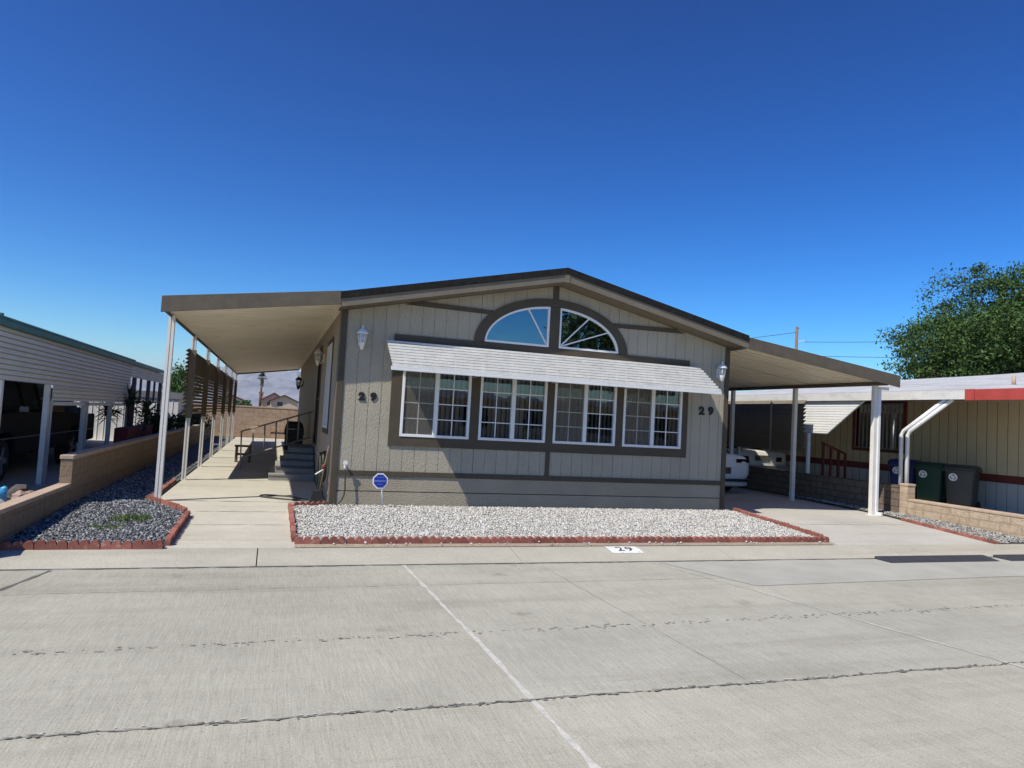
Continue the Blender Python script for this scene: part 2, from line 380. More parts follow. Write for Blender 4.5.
def sheet(x0, x1, y0, y1, off):
    """sheet following the lot's fall towards the street; x0/x1 may be functions of y"""
    ys = sorted({y0, y1, *[y for y in (-.3,) if y0 < y < y1]})
    fx0 = x0 if callable(x0) else (lambda y: x0); fx1 = x1 if callable(x1) else (lambda y: x1)
    mb = MB(); vs = []
    for y in ys: vs += [(fx0(y), y, gz(y)+off), (fx1(y), y, gz(y)+off)]
    mb.add(vs, [(2*i, 2*i+1, 2*i+3, 2*i+2) for i in range(len(ys)-1)])
    return mb
def text_mb(txt, size, depth, bold=.0):
    cu = bpy.data.curves.new('txt', 'FONT'); cu.body = txt; cu.size = size; cu.extrude = depth; cu.offset = bold
    ob = bpy.data.objects.new('txt', cu); COL.objects.link(ob)
    bpy.context.view_layer.update()
    me = ob.evaluated_get(bpy.context.evaluated_depsgraph_get()).to_mesh()
    vs = [v.co.copy() for v in me.vertices]; fs = [tuple(p.vertices) for p in me.polygons]
    bpy.data.objects.remove(ob)
    return vs, fs

# ------------------------------------------------------------------ setting
mb = MB(); mb.add([(-9000,-600,-.21),(9000,-600,-.21),(9000,9000,-.21),(-9000,9000,-.21)], [(0,1,2,3)])
struct(mb.build('ground', M['desert']))
mb = MB(); mb.add([(-90,-16,-.18),(110,-16,-.18),(110,-3.565,-.18),(-90,-3.565,-.18)], [(0,1,2,3)])
road = struct(mb.build('road', M['road']))
mb = sheet(-60, 90, -3.0, 25, -.03); struct(mb.build('lot_ground', M['dirt']))

def ribbon(pts, w, z, jit=.0, seed=1, step=.12):
    rr = random.Random(seed); P = []
    for a, b in zip(pts[:-1], pts[1:]):
        a = Vector((*a,0)); b = Vector((*b,0)); n = max(1, int((b-a).length/step))
        for i in range(n): P.append(a.lerp(b, i/n))
    P.append(Vector((*pts[-1],0)))
    vs = []
    off = 0
    for i, p in enumerate(P):
        d = (P[min(i+1,len(P)-1)]-P[max(i-1,0)]).normalized(); nrm = Vector((-d.y, d.x, 0))
        off = off*.8 + rr.uniform(-1,1)*jit*.7
        ww = w*(1+rr.uniform(-.6,.7)*(1 if jit else 0))/2
        q = p + nrm*off; vs += [q+nrm*ww+Vector((0,0,z)), q-nrm*ww+Vector((0,0,z))]
    m = MB(); m.add(vs, [(2*i,2*i+1,2*i+3,2*i+2) for i in range(len(P)-1)]); return m
ZJ = -.176
ribbon([(.58,-3.57),(.66,-5.8),(.74,-10),(.76,-13)], .035, ZJ, .006, 1).build('joint', M['jointlight'], road)
def chips(mb, pts, spread, n, r0, r1, z, seed):
    rr = random.Random(seed); seg = list(zip(pts[:-1], pts[1:])); L = [math.dist(a, b) for a, b in seg]
    for i in range(n):
        (a, b) = rr.choices(seg, L)[0]; t = rr.random(); cx = a[0]+(b[0]-a[0])*t; cy = a[1]+(b[1]-a[1])*t+rr.gauss(0, spread)
        r = rr.uniform(r0, r1); k = rr.randint(5, 8); el = rr.uniform(1, 3.2); off = len(mb.v)
        mb.add([(cx+math.cos(2*PI*j/k)*r*el*rr.uniform(.6,1.2), cy+math.sin(2*PI*j/k)*r*rr.uniform(.5,1.2), z+i*2e-6) for j in range(k)], [tuple(range(k))])
main = [(-12,-7.37),(-2.1,-7.42),(.62,-7.46),(2.4,-7.47),(4.92,-7.49),(14,-7.53)]
dm = MB(); q = ribbon(main, .009, ZJ+.002, .012, 2, .03); dm.add(q.v, q.f)
chips(dm, main, .011, 900, .002, .012, ZJ+.0025, 40); dm.build('crack', M['crackdark'], road)
dm = MB(); m2 = [(p, q_+.022) for p, q_ in main]; chips(dm, m2, .008, 600, .002, .009, ZJ+.001, 41); dm.build('crack_edge', M['jointlight'], road)
ribbon([(3.75,-3.57),(4.2,-5.2),(4.76,-7.6),(5.4,-10.5)], .022, ZJ, .004, 3).build('joint', M['jointlight'], road)
ribbon([(-3.6,-5.0),(-3.07,-4.34),(-2.88,-3.6)], .03, ZJ, .006, 4).build('joint', M['jointdark'], road)
ribbon([(2.2,-3.7),(2.25,-5.6),(2.3,-7.4)], .004, ZJ, .006, 17, .05).build('crack', M['jointmid'], road)
# worn broken line of pits along the street
dm = MB(); chips(dm, [(-7,-6.12),(1.0,-6.1),(7,-6.02),(15,-5.95)], .028, 900, .003, .011, ZJ, 42); dm.build('crack', M['jointmid'], road)
ribbon([(-8,-4.55),(3.6,-4.5),(10,-4.52)], .006, ZJ, .014, 8, .05).build('crack', M['jointmid'], road)
mb = MB(); mb.add([(3.86,-3.6,ZJ+.0005),(14,-3.6,ZJ+.0005),(14,-4.75,ZJ+.0005),(8.4,-4.78,ZJ+.0005),(4.35,-4.9,ZJ+.0005)], [(0,1,2,3,4)])
mb.build('overlay_patch', M['patch'], road)

# rolled kerb, cast in lengths with open joints
prof = [(-3.0,-.4),(-3.0,-.086),(-3.1,-.088),(-3.2,-.102),(-3.45,-.152),(-3.56,-.168),(-3.56,-.4)]
mb = MB()
for a, b in [(-30,-12),(-12,-9),(-9,-5.0),(-5.0,-1.0),(-1.0,2.02),(2.02,5.05),(5.05,8.1),(8.1,11.1),(11.1,14.2),(14.2,60)]:
    mb.prism(prof, 'x', a+.006, b-.006)
kerb = struct(mb.build('kerb', M['kerb']))
ribbon([(-20,-3.566),(20,-3.566)], .02, -.171, .012, 11, .07).build('gutter_crack', M['jointdirt'], kerb)
ribbon([(-2.05,-3.05),(-2.1,-3.3),(-2.2,-3.5)], .008, -.02, .01, 12).build('x', M['jointdark']) if False else None
def kz(y):
    for (y0,z0),(y1,z1) in zip(prof[1:-2], prof[2:-1]):
        if y1 <= y <= y0: return z0+(z1-z0)*(y0-y)/(y0-y1)
    return -.09
# painted house number on the kerb
mb = MB(); ys = [-3.02,-3.1,-3.2,-3.30]
mb.add([(x,y,kz(y)+.004) for y in ys for x in (3.36,3.82)], [(2*i,2*i+1,2*i+3,2*i+2) for i in range(3)])
plate = mb.build('painted_number_plate', M['paintwhite'], kerb)
mb = MB()
for ch_, dx_ in (('2',0.),('9',.135)):
    vs, fs = text_mb(ch_, .19, .001, .0)
    mb.add([(3.47+dx_+v.x*1.2, -3.23+v.y*1.05, kz(-3.23+v.y*1.05)+.0075+v.z) for v in vs], fs)
mb.build('painted_digits', M['wornblack'], plate)

# path, driveway
path = struct(sheet(-2.55, -.02, -3.0, 24.3, .0).build('path', M['path']))
for i, (y, w, mt) in enumerate([(-1.62,.012,'jointmid'),(-.62,.018,'jointmid'),(.44,.03,'jointdark'),(3.82,.022,'jointdark'),(6.9,.022,'jointdark'),(10,.02,'jointmid'),(13.4,.02,'jointmid'),(17,.02,'jointmid')]):
    m_ = ribbon([(-2.54 if y>0 else -1.9,y+.0),(-.05 if y>0 else -.65,y)], w, .004+gz(y), .003, 30+i); m_.build('joint', M[mt], path)
drive = struct(sheet(lambda y: 7.2 if y < -.3 else 7.3, 11.35, -3.0, 19, -.024).build('driveway', M['drive']))
for i, y in enumerate((-1.2, 1.9, 5.2, 8.5)):
    ribbon([(7.6,y),(11.3,y)], .014, gz(y)-.019, .003, 50+i).build('joint', M['jointmid'], drive)
struct(sheet(-16, -3.72, -3.0, 24.2, .006).build('neighbour_driveway', M['drive']))
struct(sheet(11.98, 15.2, -3.0, 24, .012).build('side_yard', M['path']))

# gravel beds -------------------------------------------------------------
ICO_V = None
def ico():
    t = (1+5**.5)/2
    v = np.array([(-1,t,0),(1,t,0),(-1,-t,0),(1,-t,0),(0,-1,t),(0,1,t),(0,-1,-t),(0,1,-t),(t,0,-1),(t,0,1),(-t,0,-1),(-t,0,1)],float)
    v /= np.linalg.norm(v[0])
    f = np.array([(0,11,5),(0,5,1),(0,1,7),(0,7,10),(0,10,11),(1,5,9),(5,11,4),(11,10,2),(10,7,6),(7,1,8),(3,9,4),(3,4,2),(3,2,6),(3,6,8),(3,8,9),(4,9,5),(2,4,11),(6,2,10),(8,6,7),(9,8,1)])
    return v, f
def stones(name, inside, x0, x1, y0, y1, sp, r0, r1, zoff, mat, parent, stray=None):
    gx, gy = np.meshgrid(np.arange(x0,x1,sp), np.arange(y0,y1,sp)); P = np.c_[gx.ravel(), gy.ravel()]
    P = P + RNG.uniform(-.48,.48,P.shape)*sp
    P = P[inside(P[:,0],P[:,1])]
    if stray is not None: P = np.r_[P, np.c_[RNG.uniform(stray[0],stray[1],stray[4]), RNG.uniform(stray[2],stray[3],stray[4])]]
    n = len(P)
    v, f = ico()
    ang = RNG.uniform(0,2*PI,n); s = RNG.uniform(r0,r1,(n,1))*np.c_[RNG.uniform(.8,1.5,n),RNG.uniform(.7,1.1,n),RNG.uniform(.5,.95,n)]
    V = v[None]*s[:,None,:]*RNG.uniform(.75,1.2,(n,12,1))
    tl = RNG.uniform(-.6,.6,n); c, q = np.cos(tl)[:,None], np.sin(tl)[:,None]
    V = np.stack([V[...,0]*c+V[...,2]*q, V[...,1], -V[...,0]*q+V[...,2]*c], -1)
    c, q = np.cos(ang)[:,None], np.sin(ang)[:,None]
    V = np.stack([V[...,0]*c-V[...,1]*q, V[...,0]*q+V[...,1]*c, V[...,2]], -1)
    z = -.0315*np.maximum(0,-.3-P[:,1])+zoff+RNG.uniform(-.006,.014,n)
    V[...,0] += P[:,0,None]; V[...,1] += P[:,1,None]; V[...,2] += z[:,None]
    F = (f[None]+12*np.arange(n)[:,None,None]).reshape(-1,3)
    o = numpy_mesh(name, V.reshape(-1,3), F, mat); o['kind'] = 'stuff'
    return o
bxr = lambda y: 7.31 + (y+3)*(.26/3.0)
struct(sheet(-.60, bxr, -3.0, -2.79, .006).build('tan_dirt_strip', M['dirtstrip']))
struct(sheet(-.58, bxr, -2.79, -.002, .012).build('white_gravel_base', M['bedbase_w']))
stones('white_gravel', lambda x,y: (x > -.56)&(x < 7.28+(y+3)*(.26/3.0))&(y > -2.76)&(y < -.015), -.6, 7.7, -3, 0, .0265, .0095, .019, .020, M['gravel_white'], None, (-.3,7.2,-2.98,-2.84,45))
lx = lambda y: -1.98 if y < -.95 else max(-2.62, -1.98-(y+.95)*.66/1.4)
mb = MB(); ys = [-2.98,-.95,-.3,.45,24.3]
mb.add([p for y in ys for p in ((-3.56,y,gz(y)+.012),(lx(y) if y < .4 else -2.58,y,gz(y)+.012))], [(2*i,2*i+1,2*i+3,2*i+2) for i in range(4)])
struct(mb.build('grey_gravel_base', M['bedbase_g']))
stones('grey_gravel', lambda x,y: (x > -3.54)&(y > -2.95)&(x < np.where(y < -.95, -2.0, np.maximum(-2.66,-2.0-(y+.95)*.66/1.4))), -3.6, -1.9, -3, 9, .027, .0095, .0195, .020, M['gravel_grey'], None)
rx = lambda y: 11.10+(y+.75)*.155
struct(sheet(rx, 11.82, -2.98, 8, .004).build('mixed_gravel_base', M['bedbase_t']))
stones('mixed_gravel', lambda x,y: (x > 11.14+(y+.75)*.155)&(x < 11.79)&(y > -2.95), 10.6, 11.82, -3, 5, .033, .0135, .022, .012, M['gravel_tan'], None)
# weeds
mb = MB(); rr = random.Random(5)
for cx, cy, rxx, ryy, n in ((-2.58,-1.42,.26,.24,420),(-2.72,-2.0,.2,.13,120)):
    for i in range(n):
        a = rr.uniform(0,2*PI); q = rr.random()**.6; px = cx+math.cos(a)*q*rxx; py = cy+math.sin(a)*q*ryy
        h = rr.uniform(.03,.085); w = .006; t = rr.uniform(0,2*PI); z0 = gz(py)+.02; l = rr.uniform(-.05,.05); l2 = rr.uniform(-.05,.05)
        dx, dy = math.cos(t)*w, math.sin(t)*w
        mb.add([(px-dx,py-dy,z0),(px+dx,py+dy,z0),(px+l,py+l2,z0+h)], [(0,1,2)])
o = mb.build('weeds', M['grass'], fixn=False); o['kind'] = 'stuff'

# scalloped edging blocks ---------------------------------------------------
def block_mesh(flip=False):
    mb = MB(); pts = [(-.146,-.05),(.146,-.05)]
    top = []
    for k in range(3):
        c = .0975-.0975*k
        for i in range(7):
            t = PI*i/6; top.append((c+.0480*math.cos(t), .044+.048*math.sin(t)))
    return mb.prism(pts+top, 'y', -.028, .028)
edge_me = block_mesh().build('edging_block', M['edging'], bevel=.004)
EB0 = edge_me; EB_used = [False]
def edging(pts, label, group, zoff=0, sx=1.):
    for a, b in zip(pts[:-1], pts[1:]):
        a = Vector(a); b = Vector(b); L = (b-a).length; n = max(1, round(L/.3)); d = (b-a)/n
        for i in range(n):
            p = a + d*(i+.5)
            if not EB_used[0]: o = EB0; EB_used[0] = True
            else: o = EB0.copy(); COL.objects.link(o)
            o.location = (p.x, p.y, gz(p.y)+zoff+random.uniform(-.006,.004))
            o.rotation_euler = (random.uniform(-.05,.05), random.uniform(-.03,.03), math.atan2(d.y, d.x)+random.uniform(-.03,.03))
            o.scale.x = L/n/.3
            tag(o, label, 'edging block', group)
edging([(-.60,-2.80),(7.32,-2.80)], 'red scalloped edging block in the long front row of the white gravel bed', 'edging blocks in front of the white gravel')
edging([(7.34,-2.66),(7.60,-.05)], 'red scalloped edging block in the slanted row between white gravel and carport driveway', 'edging blocks beside the driveway')
edging([(-.60,-2.68),(-.60,-.25)], 'red scalloped edging block in the row between white gravel and concrete path', 'edging blocks beside the path')
edging([(-.56,-.2),(-.02,-.03)], 'red scalloped edging block in the short row running to the house corner by the hose', 'edging blocks at the house corner')
edging([(-3.5,-3.0),(-1.98,-3.0)], 'red scalloped edging block in the front row of the grey gravel bed', 'edging blocks in front of the grey gravel')
edging([(-1.96,-2.87),(-1.95,-.98)], 'red scalloped edging block in the straight row between grey gravel and path', 'edging blocks right of the grey gravel')
edging([(-1.99,-.86),(-2.66,.36)], 'red scalloped edging block in the slanted row leading to the front carport post', 'edging blocks by the front post')
edging([(-2.64,.62),(-2.64,3.3)], 'red scalloped edging block in the row along the path under the louver carport', 'edging blocks along the louver screen', -.03)
edging([(11.10,-.72),(10.75,-2.96)], 'red edging block sunk low between driveway and tan block wall', 'edging blocks by the right wall', -.055)

# ------------------------------------------------------------------ the house
house = thing('manufactured_house', 'taupe manufactured house with gable roof, half-round window and number 29, beside two carports', 'house', (3.7,0,0))
RX0, RX1, RXC, ZE, ZA = -.06, 7.53, 3.735, 3.395, 4.235
def zr(x):   # roof top at x
    return ZE+(ZA-ZE)*((x-RX0)/(RXC-RX0) if x < RXC else (RX1-x)/(RX1-RXC))
def zw(x): return zr(x)-.26
def ell(x, a, b, z0, c=3.695):
    t = 1-((x-c)/a)**2
    return z0+b*math.sqrt(t) if t > 0 else z0
fa = MB(); G = .0042; D = .008
xs = [0.0]; xg = .06
cuts = [.0]; x = .02
grooves = [i*.2032+.10 for i in range(37) if i*.2032+.1 < 7.38]
def strip(mb, x0, x1, y, zb, zt, zb2=None, zt2=None):
    zb2 = zb if zb2 is None else zb2; zt2 = zt if zt2 is None else zt2
    mb.add([(x0,y,zb),(x1,y,zb2),(x1,y,zt2),(x0,y,zt)], [(0,1,2,3)])
edges = sorted(set([0.,7.4]+[g-G for g in grooves]+[g+G for g in grooves]+[.90,6.47,RXC]+list(np.linspace(2.335,5.055,35))))
def is_groove(xm): return any(abs(xm-g) < G for g in grooves)
for x0, x1 in zip(edges[:-1], edges[1:]):
    if x1-x0 < 1e-6: continue
    xm = (x0+x1)/2; y = D if is_groove(xm) else 0.
    if .9 < xm < 6.47:
        strip(fa, x0, x1, y, .5, 1.06)
        f = lambda x: ell(x, 1.36, .82, 2.84) if abs(x-3.695) < 1.36 else 2.80
        strip(fa, x0, x1, y, f(x0), zw(x0), f(x1), zw(x1))
    else:
        strip(fa, x0, x1, y, .5, zw(x0), None, zw(x1))
    if y:   # groove cheeks
        for xx in (x0, x1):
            segs = [(.5,1.06),(2.8 if abs(xx-3.695) > 1.36 else ell(xx,1.36,.82,2.84), zw(xx))] if .9 < xm < 6.47 else [(.5,zw(xx))]
            for a, b in segs: fa.add([(xx,0,a),(xx,D,a),(xx,D,b),(xx,0,b)], [(0,1,2,3)])
fa.build('front_wall', M['siding'], house, fixn=False)
# lower skirting boards
mb = MB(); mb.box(0,7.4,0,.03,.262,.505); mb.box(0,7.4,-.002,.03,-.12,.246); mb.build('skirting', M['skirtboard'], house)
MB().box(0,7.4,.01,.04,-.12,.5).build('skirting_backing', M['trim'], house)
# side walls, back wall, interior
def sidewall(x, y0, y1, sgn, holes):
    mb = MB(); g = [y0+i*.2032 for i in range(1,int((y1-y0)/.2032)+1)]
    ed = sorted(set([y0,y1]+[q-.006 for q in g]+[q+.006 for q in g]+[h for H in holes for h in H[:2]]))
    for a, b in zip(ed[:-1], ed[1:]):
        m_ = (a+b)/2; xx = x + (-sgn*D if any(abs(m_-q) < .006 for q in g) else 0)
        H = [h for h in holes if h[0] < m_ < h[1]]
        segs = [(-.1,3.3)] if not H else [(-.1,H[0][2]),(H[0][3],3.3)]
        for z0, z1 in segs:
            if z1 > z0: mb.add([(xx,a,z0),(xx,b,z0),(xx,b,z1),(xx,a,z1)], [(0,1,2,3)])
    return mb
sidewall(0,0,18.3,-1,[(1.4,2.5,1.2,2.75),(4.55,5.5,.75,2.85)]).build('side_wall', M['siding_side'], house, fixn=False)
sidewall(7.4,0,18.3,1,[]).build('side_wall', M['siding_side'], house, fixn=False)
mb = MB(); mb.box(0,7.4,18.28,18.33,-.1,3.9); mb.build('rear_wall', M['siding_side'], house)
mb = MB(); mb.box(.02,7.38,.3,6,.45,.5); mb.box(.02,7.38,6,6.05,.45,3.1); mb.box(.02,7.38,.045,6,3.93,3.96) if False else None
mb.box(.02,.06,.05,6,.5,3.1); mb.box(7.34,7.38,.05,6,.5,3.1); mb.build('interior', M['dark'], house)
# trims ---------------------------------------------------------------
tr = MB()
tr.box(-.008,.09,-.02,.0,-.1,zw(.04)); tr.build('corner_trim', M['trim'], house, .003)
MB().box(7.31,7.408,-.02,0,-.1,zw(7.36)).build('corner_trim', M['trim'], house, .003)
MB().box(-.022,-.001,-.019,.1,-.1,3.2).build('corner_trim', M['fascia'], house)
MB().box(.092,7.308,-.018,0,.50,.585).build('band_trim', M['trim'], house, .003)
MB().box(3.655,3.735,-.017,0,.588,1.005).build('centre_trim', M['trim'], house, .003)
tr = MB()
tr.box(.865,6.505,-.022,0,1.005,1.165); tr.box(.865,6.505,-.022,0,2.60,2.85)
wins = [(1.045,2.225),(2.39,3.62),(3.765,4.99),(5.14,6.375)]
for a, b in [(.865,1.045)]+[(wins[i][1],wins[i+1][0]) for i in range(3)]+[(6.375,6.505)]: tr.box(a,b,-.022,0,1.165,2.60)
tr.build('window_surround', M['trim'], house)
# arch ring + mullion
def ring(mb, a0, b0, a1, b1, z0, z1, y0, y1, n=40, c=3.695):
    P = []
    for i in range(n+1):
        t = PI*i/n; P.append((t,))
    vs = []
    for (t,) in P:
        for (a,b,z) in ((a0,b0,z0),(a1,b1,z1)):
            for y in (y0,y1): vs.append((c+a*math.cos(t), y, z+b*math.sin(t)))
    fs = []
    for i in range(n):
        o = 4*i; p = o+4
        fs += [(o,o+2,p+2,p),(o+1,p+1,p+3,o+3),(o,p,p+1,o+1),(o+2,o+3,p+3,p+2)]
    fs += [(0,1,3,2),(4*n,4*n+2,4*n+3,4*n+1)]
    mb.add(vs, fs)
tr = MB(); ring(tr, 1.47,.875,1.285,.725,2.853,2.86,-.024,.03)
tr.box(3.60,3.79,-.026,.03,2.853,3.58)
tr.build('arch_trim', M['trim'], house)
MB().box(3.645,3.745,-.018,0,3.722,zw(3.7)).build('centre_trim', M['trim'], house)
tr = MB()
for sgn in (-1,1):
    xa = 3.695+sgn*1.20; xb = 3.695+sgn*2.55
    xs_ = sorted((xa, xb)); tr.box(xs_[0],xs_[1],-.018,0,3.335,3.41) if False else None
pl = [(1.02,3.355),(2.50,3.335),(2.56,3.41),(1.24,3.435)]
tr.prism(pl,'y',-.018,0); tr.build('gable_trim', M['trim'], house)
MB().prism([(7.39-x,z) for x,z in pl],'y',-.018,0).build('gable_trim', M['trim'], house)

# windows -----------------------------------------------------------------
def window(x0, x1, z0, z1, screened, idx):
    fr = MB(); t = .045; y0, y1 = -.034, .05
    fr.box(x0,x1,y0,y1,z0,z0+t); fr.box(x0,x1,y0,y1,z1-t,z1); fr.box(x0,x0+t,y0,y1,z0+t,z1-t); fr.box(x1-t,x1,y0,y1,z0+t,z1-t)
    xm = (x0+x1)/2; fr.box(xm-.036,xm+.036,y0+.004,y1,z0+t,z1-t)
    w = fr.build('window', M['winwhite'], house, .004)
    for a, b, side in ((x0+t,xm-.036,0),(xm+.036,x1-t,1)):
        g = MB(); yg = .012 if side else .022
        g.add([(a,yg,z0+t),(b,yg,z0+t),(b,yg,z1-t),(a,yg,z1-t)],[(0,1,2,3)]); g.build('glass', M['glass'], w, fixn=False)
        mu = MB(); c = (a+b)/2; mu.box(c-.008,c+.008,yg-.012,yg-.002,z0+t,z1-t)
        for k in range(1,5):
            z = z0+t+(z1-z0-2*t)*k/5; mu.box(a,b,yg-.011,yg-.003,z-.008,z+.008)
        mu.build('muntin', M['winwhite'], w)
        if (side == 0) and screened:
            s = MB(); s.add([(a,-.012,z0+t),(b,-.012,z0+t),(b,-.012,z1-t),(a,-.012,z1-t)],[(0,1,2,3)]); s.build('insect_screen', M['screen'], w, fixn=False)
    bl = MB(); rr = random.Random(idx); n = int((x1-x0)/.085)
    for i in range(n):
        x = x0+.06+i*.085; a = .62+rr.uniform(-.25,.25); dx, dy = .042*math.cos(a), .042*math.sin(a)
        bl.add([(x-dx,.13-dy,z0+.02),(x+dx,.13+dy,z0+.02),(x+dx,.13+dy,z1),(x-dx,.13-dy,z1)],[(0,1,2,3)])
    bl.build('vertical_blinds', M['blind'], w, fixn=False)
for i, (a, b) in enumerate(wins): window(a, b, 1.165, 2.56, i != 1, i)
# sill under each window
def arch_window(sgn):
    c = 3.695; fr = MB(); n = 24; A, Bz, z0 = 1.285, .725, 2.86; xi = .095
    outer = [(xi,0)]+[(A*math.cos(t), Bz*math.sin(t)) for t in np.linspace(0, math.acos(xi/A), n)]
    inner = [(xi+.035,.035)]
    for t in np.linspace(0,1,n):
        a = math.asin(.035/(Bz-.035)); tt = a+(math.acos((xi+.035)/(A-.035))-a)*t
        inner.append(((A-.035)*math.cos(tt), (Bz-.035)*math.sin(tt)))
    k = len(outer); vs = []
    for (y, ) in ((-.02,),(.03,)):
        for p in (outer, inner): vs += [(c+sgn*q[0], y, z0+q[1]) for q in p]
    fs = []
    for i in range(k):
        j = (i+1) % k
        fs += [(i,j,k+j,k+i),(2*k+i,3*k+i,3*k+j,2*k+j),(k+i,k+j,3*k+j,3*k+i)]
    fr.add(vs, fs); w = fr.build('arched_window', M['winwhite'], house)
    g = MB(); g.add([(c+sgn*q[0],.012,z0+q[1]) for q in inner],[tuple(range(k))]); g.build('glass', M['glass_arch'], w, fixn=False)
    mu = MB()
    for ang in ((math.radians(52),) if sgn < 0 else (math.radians(41), math.radians(19))):
        r = 1/math.sqrt((math.cos(ang)/(A-.03))**2+(math.sin(ang)/(Bz-.03))**2)
        p0 = Vector((xi+.03,0,.035)); p1 = Vector((r*math.cos(ang),0,r*math.sin(ang)))
        d = (p1-p0).normalized(); nn = Vector((-d.z,0,d.x))*.011
        q = [(p0+nn),(p0-nn),(p1-nn),(p1+nn)]
        mu.prism([(c+sgn*v.x, z0+v.z) for v in q],'y',-.004,.008)
    mu.build('muntin', M['winwhite'], w)
arch_window(-1); arch_window(1)
# side window and door
fr = MB()
for b in ((1.4,2.5,1.2,1.25),(1.4,2.5,2.70,2.75),(1.4,1.45,1.25,2.70),(2.45,2.5,1.25,2.70),(1.92,1.97,1.25,2.70)): fr.box(-.03,.04,*b)
w = fr.build('side_window', M['winwhite'], house)
MB().add([(.02,1.45,1.25),(.02,2.45,1.25),(.02,2.45,2.7),(.02,1.45,2.7)],[(0,1,2,3)]).build('glass', M['glass'], w, fixn=False)
MB().box(.2,.22,1.3,2.6,1.1,2.8).build('curtain', M['dark'], w)
fr = MB()
for b in ((1.3,1.398,1.1,2.85),(2.502,2.6,1.1,2.85),(1.398,2.502,2.752,2.85),(1.398,2.502,1.1,1.198)): fr.box(-.018,0,*b)
fr.build('side_window_trim', M['trim'], house)
d = MB().box(.03,.07,4.55,5.5,.75,2.85).build('side_door', M['fas_dark'], house)
MB().lathe([(.0,0),(.03,.01),(.03,.03),(.0,.04)],(.0,4.65,1.75)).build('door_handle', M['chrome'], d)
fr = MB()
for b in ((4.45,4.548,.75,2.95),(5.502,5.6,.75,2.95),(4.548,5.502,2.852,2.95)): fr.box(-.018,0,*b)
fr.build('door_trim', M['trim'], house)

# roof ------------------------------------------------------------------
Y0 = -.38
def rake(mb, ztop, zbot, y0, y1, x0=RX0, x1=RX1):
    for a, b in ((x0,RXC),(RXC,x1)):
        mb.prism([(a,zr(a)-ztop),(b,zr(b)-ztop),(b,zr(b)-zbot),(a,zr(a)-zbot)],'y',y0,y1)
mb = MB(); rake(mb, 0, .11, Y0-.03, Y0+.05, RX0-.01, RX1+.01); rake(mb, .0, .05, Y0+.05, 18.5, RX0-.01, RX1+.01)
# shingle courses showing along the edge
roof = mb.build('roof', M['shingle'], house)
mb = MB(); rake(mb, .112, .245, Y0-.012, Y0+.02); mb.build('rake_fascia', M['fascia'], roof, .003)
MB().box(RXC-.05,RXC+.05,Y0-.022,Y0-.013,ZA-.262,ZA-.105).build('ridge_block', M['fascia'], roof)
mb = MB(); rake(mb, .235, .255, Y0+.021, 0.05); mb.build('soffit', M['soffit'], roof)
mb = MB(); rake(mb, .06, .09, .05, 18.3); mb.build('ceiling', M['soffit'], roof)
mb = MB(); mb.box(RX0+.0,RX0+.07,Y0-.018,Y0+.02,ZE-.245,ZE-.10) if False else None

# window awning ---------------------------------------------------------------
sl = MB(); n = 9; pA = Vector((0,-.03,2.735)); pB = Vector((0,-.755,2.265))
X0, X1 = .735, 6.70
for i in range(n):
    a = pA.lerp(pB, i/n); b = pA.lerp(pB, (i+1)/n)
    dz = .04
    sl.prism([(a.y,a.z-.008),(a.y,a.z-.0),(b.y-.012,b.z+dz),(b.y-.016,b.z+.006),(b.y,b.z+.006)],'x',X0+.002*i,X1-.001*i)
aw = sl.build('window_awning', M['awning'], house)
mb = MB(); mb.box(X0-.01,X1+.01,-.782,-.766,2.203,2.248); mb.box(X0-.01,X1+.01,-.78,-.745,2.25,2.268); mb.build('valance', M['white'], aw, .004)
mb = MB()
for x in (2.25, 3.69, 5.12): mb.tube([(x,-.025,2.23),(x,-.75,2.235)], .009, 6)
mb.build('support_arm', M['white'], aw)

# house numbers ----------------------------------------------------------------
def digit(ch, x, z, h):
    vs, fs = text_mb(ch, h/.70, .004, .012)
    vx = [v.x for v in vs]; x_c = (min(vx)+max(vx))/2; zb = min(v.y for v in vs)
    mb = MB(); mb.add([(x+(v.x-x_c)*1.15, -.012+v.z, z+v.y-zb) for v in vs], fs)
    mb.build('house_number', M['blacknum'], house)
digit('2', .40, 1.715, .115); digit('9', .585, 1.715, .115)
digit('2', 6.82, 1.835, .14); digit('9', 7.02, 1.835, .14)

